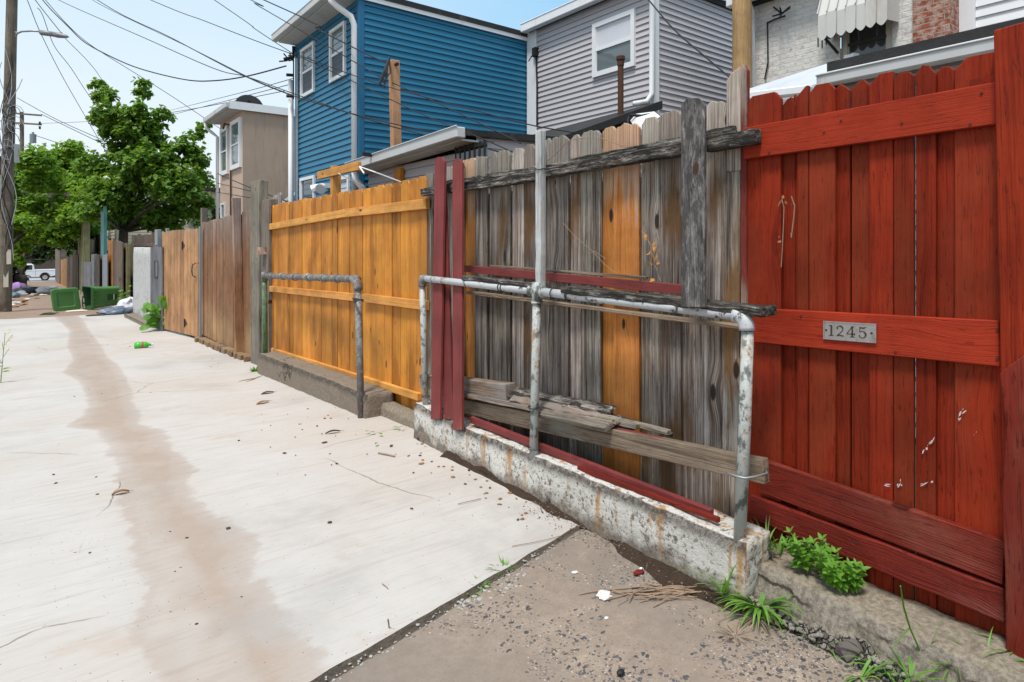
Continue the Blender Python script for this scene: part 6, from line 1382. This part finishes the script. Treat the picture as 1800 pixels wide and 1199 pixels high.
# yellow flowered weed at the left edge
p=onZ(1,640,-.02+0); p=atT(1,643,7.4); q=atT(9,585,7.4); p=Vector((p.x,p.y,zg(p.y)+.0)); root=thing('weed_plant','spindly weed with small yellow flowers at the left picture edge','weed',p)
mb=MB(); mb.tube([p,p.lerp(q,.5)+Vector((.0,0,0)),q],[.006,.004,.003],6); 
for i in range(4): mb.tube([p.lerp(q,.4+.12*i),p.lerp(q,.5+.12*i)+Vector((rnd.uniform(-.08,.08),0,.04))],.0025,5)
mb.build('stem',STEMM.m,root); mb=MB()
for i in range(16):
    c=p.lerp(q,rnd.uniform(.5,1.02))+Vector((rnd.uniform(-.07,.07),rnd.uniform(-.04,.04),rnd.uniform(0,.04))); pebble_bm(mb,c,.009,1)
mb.build('flowers',FLOWER.m,root); mb=MB()
for i in range(5): leaf2(mb,p.lerp(q,rnd.uniform(.1,.5)),Vector((rnd.choice((-1,1)),rnd.uniform(-.4,.4),.2)).normalized(),Vector((0,-.3,1)).normalized(),.09,.04,(.5,.5,0,1))
mb.build('leaves',WEED.m,root,recalc=False)
# dry vines
mb=MB(); X=XF-.03
def vine(pts,r=.0022):
    mb.tube([onX(x,y,X) for x,y in pts],r,5)
vine([(1128,405),(1143,430),(1150,460),(1156,480),(1161,494)]); vine([(1150,450),(1158,430),(1154,420)])
root=mb.build('dry_vine',TWIG.m); tag(root,'withered vine with orange leaves hanging on the grey fence','vine')
for (x,y) in ((1135,411),(1144,440),(1152,432),(1155,446),(1142,456),(1154,462),(1150,490),(1152,425),(1147,446)):
    c=onX(x,y,X-.01); mb=MB(); leaf2(mb,c,Vector((rnd.uniform(-.5,0),rnd.uniform(-.7,.7),rnd.uniform(-1,.2))).normalized(),Vector((-1,rnd.uniform(-.5,.5),.3)).normalized(),.035,.024,(.5,.5,0,1)); mb.build('dry_leaf',DRYO.m,root,recalc=False)
mb=MB(); vine([(1374,350),(1378,365),(1377,400),(1375,440),(1373,470)],.0018); vine([(1391,345),(1397,362),(1395,385),(1391,418),(1390,410)],.0022); vine([(1374,352),(1368,362)],.002)
root=mb.build('dry_vine',TWIG.m); tag(root,'withered brown tendrils stuck to the red gate boards','vine')
for (x,y) in ((1371,354),(1376,350),(1380,353),(1377,360),(1374,424),(1371,416),(1391,356)):
    c=onX(x,y,X); mb=MB(); leaf2(mb,c,rv(),Vector((-1,rnd.uniform(-.5,.5),.3)).normalized(),.018,.012,(.5,.5,0,1)); mb.build('dry_leaf',DRY.m,root,recalc=False)
mb=MB(); vine([(990,392),(1010,415),(1040,440),(1060,462),(1080,480)],.0014); vine([(1036,445),(1045,442),(1065,455)],.0014); vine([(1080,395),(1100,385),(1122,382)],.0014); tag(mb.build('dry_vine',TWIG.m),'thin dry runner crossing the grey boards beside amber boards','vine')
mb=MB(); vine([(1245,545),(1252,570),(1256,582),(1262,600)],.0018); vine([(1170,520),(1164,548),(1158,580)],.0016); tag(mb.build('dry_vine',TWIG.m),'dry stalks hanging under the top pipe','vine')

# ------------------------------------------------------------------ debris
def twig(a,b,r,label,group=None,k=3):
    mb=MB(); pts=[a.lerp(b,i/k)+(Vector((rnd.uniform(-1,1),rnd.uniform(-1,1),rnd.uniform(0,.6)))*(b-a).length*.05 if 0<i<k else Vector()) for i in range(k+1)]
    mb.tube(pts,r,5); return tag(mb.build('twig',TWIG.m),label,'twig',group)
for i in range(26):
    c=onG(1175+rnd.uniform(-60,50),1042+rnd.uniform(-12,14),.02); a=rnd.gauss(.55,.35); L=rnd.uniform(.08,.26); d=Vector((math.cos(a)*L/2,-math.sin(a)*L/2,rnd.uniform(-.01,.015)))
    twig(c-d,c+d,rnd.uniform(.0016,.003),'dry brown twig in the heap on the old pavement','twigs heaped by the white wall')
twig(onG(1018,1045,.012),onG(1120,1033,.012),.0025,'long twig pointing left from the heap')
twig(onG(1065,1055,.012),onG(1160,1040,.012),.0025,'twig passing over the white crumpled paper')
crumple('paper_scrap',onG(1061,1049,.008),.03,plain('dirty_white_paper',(.62,.58,.55),.8,var=.25,scale=60),'crumpled white scrap on the old pavement','paper',(.9,.9,.35),3,.5)
for (px,py,s) in ((1010,1007,.012),(1066,1087,.008),(1108,965,.009),(1128,1000,.01),(1125,1012,.008),(1140,995,.007)): crumple('chip',onG(px,py,.008),s,WHITE_TRIM,'white paint chip on the old pavement','chip',(1.3,1,.3),1,.3,'paint chips on the old pavement')
crumple('chip',onG(1122,1008,.014),.022,W_RED_WORN,'flake of red paint on the dark soil by the wall','chip',(1.5,.8,.3),1,.3)
crumple('stone',onG(1091,1186,.01),.012,BLACK,'small black pebble on the old pavement at the picture bottom','stone',(1.2,1,.8),2,.2)
# leaves and dark bits on the slab
def dryleaf(px,py,L,ang,label,mat=DRY,w=.45):
    c=onG(px,py,.0165); d=Vector((math.cos(ang),math.sin(ang),.05)); mb=MB(); L=L
    s=Vector((-d.y,d.x,0)); pts=[]; 
    n=6
    for i in range(n+1):
        f=i/n; ww=L*w*math.sin(math.pi*(.06+.9*f))*.5; z=.012*math.sin(f*3.1)+.002
        pts+= [c+d*L*(f-.5)+s*ww+Vector((0,0,z+.006)),c+d*L*(f-.5)+Vector((0,0,z-.002)),c+d*L*(f-.5)-s*ww+Vector((0,0,z+.008))]
    mb.add(pts,[[3*i+k,3*i+k+1,3*i+k+4,3*i+k+3] for i in range(n) for k in (0,1)]); mb.tube([c+d*L*.45+Vector((0,0,.006)),c+d*L*.75+Vector((0,0,.004))],.0012,4)
    return tag(mb.build('dry_leaf',mat.m,recalc=False),label,'leaf')
dryleaf(212,868,.085,-.15,'curled brown leaf lying on the brown stain')
dryleaf(585,761,.11,-.2,'long dark brown leaf on the slab before the tan curb',DARKBIT,.3)
dryleaf(470,692,.13,.1,'dark flat leaf on the slab near the grey wall',DARKBIT,.5); dryleaf(462,709,.13,.3,'brown crinkled leaf on the slab near the grey wall')
twig(onG(420,671,.017),onG(452,665,.017),.008,'dark stick lying at the grey wall left foot'); twig(onG(432,672,.017),onG(462,660,.017),.006,'short stick crossing a dark stick by the grey wall')
twig(onG(665,796,.018),onG(694,802,.018),.006,'short dark stick on the slab before the white wall'); twig(onG(805,886,.018),onG(845,876,.018),.0022,'thin curved twig on the slab near the white wall'); twig(onG(900,960,.018),onG(985,942,.018),.0016,'fine straw lying near the slab corner'); twig(onG(672,1026,.018),onG(682,1035,.018),.002,'tiny twig on the slab before the joint'); twig(onG(684,1110,.0),onG(682,1088,.06),.003,'dry stem standing up in the slab joint')
GD='dark specks of debris on the slab'
proto=[]
for i in range(4):
    mb=MB(); pebble_bm(mb,(0,0,0),.011,.45); o=mb.build('debris_bit',DARKBIT.m,org=(0,0,0)); proto.append(o)
spots=[(169,838),(98,849),(94,834),(300,1076),(158,972)]+[(rnd.gauss(560,90),rnd.uniform(690,800)) for _ in range(34)]+[(rnd.uniform(380,470),rnd.uniform(600,660)) for _ in range(24)]+[(rnd.uniform(120,430),rnd.uniform(570,700)) for _ in range(22)]+[(rnd.uniform(700,980),rnd.uniform(800,950)) for _ in range(22)]+[(rnd.uniform(20,600),rnd.uniform(760,1150)) for _ in range(26)]
first=set()
for px,py in spots:
    g_=onG(px,py,.0165); 
    if g_.x>2.15 or g_.y<joint(g_.x)+.03: continue
    k_=rnd.randrange(4); o=proto[k_] if k_ not in first else proto[k_].copy()
    if k_ in first: col.objects.link(o)
    first.add(k_); o.location=g_; s=rnd.uniform(.3,1.0)*(.7 if g_.y<3 else 1.1); o.scale=(s*rnd.uniform(.6,1.8),s,s); o.rotation_euler=(0,0,rnd.uniform(0,6)); tag(o,'small dark speck of debris lying on the pale slab','debris',GD)
for o in proto:
    if 'label' not in o: bpy.data.objects.remove(o)
mb=MB(); pebble_bm(mb,(0,0,0),.014,.6); pp=mb.build('wood_chip',DRY.m,org=(0,0,0))
for i in range(34):
    Y=rnd.uniform(2.35,3.9); X=2.17-abs(rnd.gauss(0,.13)); o=pp if i==0 else pp.copy()
    if i: col.objects.link(o)
    o.location=(X,Y,slabz(X,Y)+.004); s=rnd.uniform(.3,1); o.scale=(s*rnd.uniform(.5,2.2),s,s*.7); o.rotation_euler=(0,0,rnd.uniform(0,6)); tag(o,'brown chip of debris along the foot of the white wall','debris','brown chips along the white wall')
# gravel in the joint
mb=MB()
for i in range(70):
    px=rnd.uniform(805,925); py=1000+(925-px)*.42+rnd.gauss(14,9); pebble_bm(mb,onG(px,py,.006),rnd.uniform(.003,.012),.7)
for i in range(160):
    X=rnd.uniform(.7,1.95); pebble_bm(mb,(X,joint(X)-.03+rnd.gauss(0,.018),.002),rnd.uniform(.002,.007),.7)
tag(mb.build('gravel',PEB.m),None,None,None,'stuff')
mb=MB()
for i in range(700):
    Y=rnd.uniform(1.25,2.6); X=2.2-abs(rnd.gauss(0,.09)); pebble_bm(mb,(X,Y,.012+.02*rnd.random()),rnd.uniform(.0012,.005),.8)
tag(mb.build('grit',plain('soil_grit',(.16,.12,.095),.9,var=.6,scale=80).m),None,None,None,'stuff')

# ------------------------------------------------------------------ light, sky, camera
SUN_EL,SUN_AZ=R(66),R(245)    # azimuth from +Y clockwise
w=bpy.data.worlds.new('World'); C.world=w; w.use_nodes=True; nt=w.node_tree; bg=nt.nodes['Background']
sky=nt.nodes.new('ShaderNodeTexSky'); sky.sky_type='NISHITA'; sky.sun_disc=False; sky.sun_elevation=SUN_EL; sky.sun_rotation=SUN_AZ; sky.air_density=1.0; sky.dust_density=1.0
tc=nt.nodes.new('ShaderNodeTexCoord'); mp=nt.nodes.new('ShaderNodeMapping'); mp.inputs['Scale'].default_value=(1,1,2.4); nt.links.new(tc.outputs['Generated'],mp.inputs[0])
nz=nt.nodes.new('ShaderNodeTexNoise'); nz.inputs['Scale'].default_value=1.7; nz.inputs['Detail'].default_value=7; nz.inputs['Roughness'].default_value=.55; nt.links.new(mp.outputs[0],nz.inputs['Vector'])
sp_=nt.nodes.new('ShaderNodeSeparateXYZ'); nt.links.new(tc.outputs['Generated'],sp_.inputs[0])
def mth(op,a,b):
    n=nt.nodes.new('ShaderNodeMath'); n.operation=op
    for i,v in enumerate((a,b)):
        if isinstance(v,bpy.types.NodeSocket): nt.links.new(v,n.inputs[i])
        else: n.inputs[i].default_value=v
    return n.outputs[0]
def mrg(v,a,b,c,d):
    n=nt.nodes.new('ShaderNodeMapRange'); n.interpolation_type='SMOOTHSTEP'; nt.links.new(v,n.inputs[0])
    for i,x in enumerate((a,b,c,d)): n.inputs[i+1].default_value=x
    return n.outputs[0]
# thin bright overcast veil: white near the horizon, pale blue above, deeper blue towards the houses
def rmp(v,stops):
    n=nt.nodes.new('ShaderNodeValToRGB'); e=n.color_ramp; nt.links.new(v,n.inputs[0])
    while len(e.elements)<len(stops): e.elements.new(.5)
    for el,(p,c) in zip(e.elements,stops): el.position=p; el.color=(*c,1)
    return n.outputs[0]
f1=mrg(sp_.outputs['Z'],.02,.42,0,.62); f2=mth('MULTIPLY',mrg(sp_.outputs['X'],.15,.75,0,.52),mrg(sp_.outputs['Z'],.1,.36,0,1))
ff=mth('ADD',mth('ADD',f1,f2),mth('MULTIPLY',mth('SUBTRACT',.5,nz.outputs['Fac']),.55))
veil_c=rmp(ff,[(0,(.60,.64,.675)),(.3,(.53,.615,.675)),(.6,(.46,.585,.68)),(1,(.25,.465,.655))])
vm=nt.nodes.new('ShaderNodeVectorMath'); vm.operation='SCALE'; nt.links.new(veil_c,vm.inputs[0]); vm.inputs['Scale'].default_value=11.0
mx=nt.nodes.new('ShaderNodeMix'); mx.data_type='RGBA'; mx.inputs[0].default_value=.84; nt.links.new(sky.outputs[0],mx.inputs[6]); nt.links.new(vm.outputs[0],mx.inputs[7])
nt.links.new(mx.outputs[2],bg.inputs['Color']); bg.inputs['Strength'].default_value=.10
sl=bpy.data.lights.new('sun','SUN'); sl.energy=2.8; sl.angle=R(12); sl.color=(1,.95,.88); so=bpy.data.objects.new('sun',sl); col.objects.link(so)
sd=Vector((math.sin(SUN_AZ)*math.cos(SUN_EL),math.cos(SUN_AZ)*math.cos(SUN_EL),math.sin(SUN_EL))); so.rotation_euler=sd.to_track_quat('Z','Y').to_euler(); so.location=(0,0,20)
cam=bpy.data.cameras.new('camera'); co=bpy.data.objects.new('camera',cam); col.objects.link(co); co.location=CAM; co.rotation_euler=(R(90),0,-YAW)
cam.sensor_width=36; cam.lens=36*F/1800; cam.shift_x=0; cam.shift_y=(430-599.5)/1800; cam.clip_start=.05; cam.clip_end=2000
C.camera=co
C.view_settings.view_transform='Standard'; C.view_settings.look='None'; C.view_settings.exposure=.55; C.view_settings.gamma=1; C.view_settings.use_curve_mapping=False
C.render.engine='CYCLES'; C.cycles.use_denoising=True
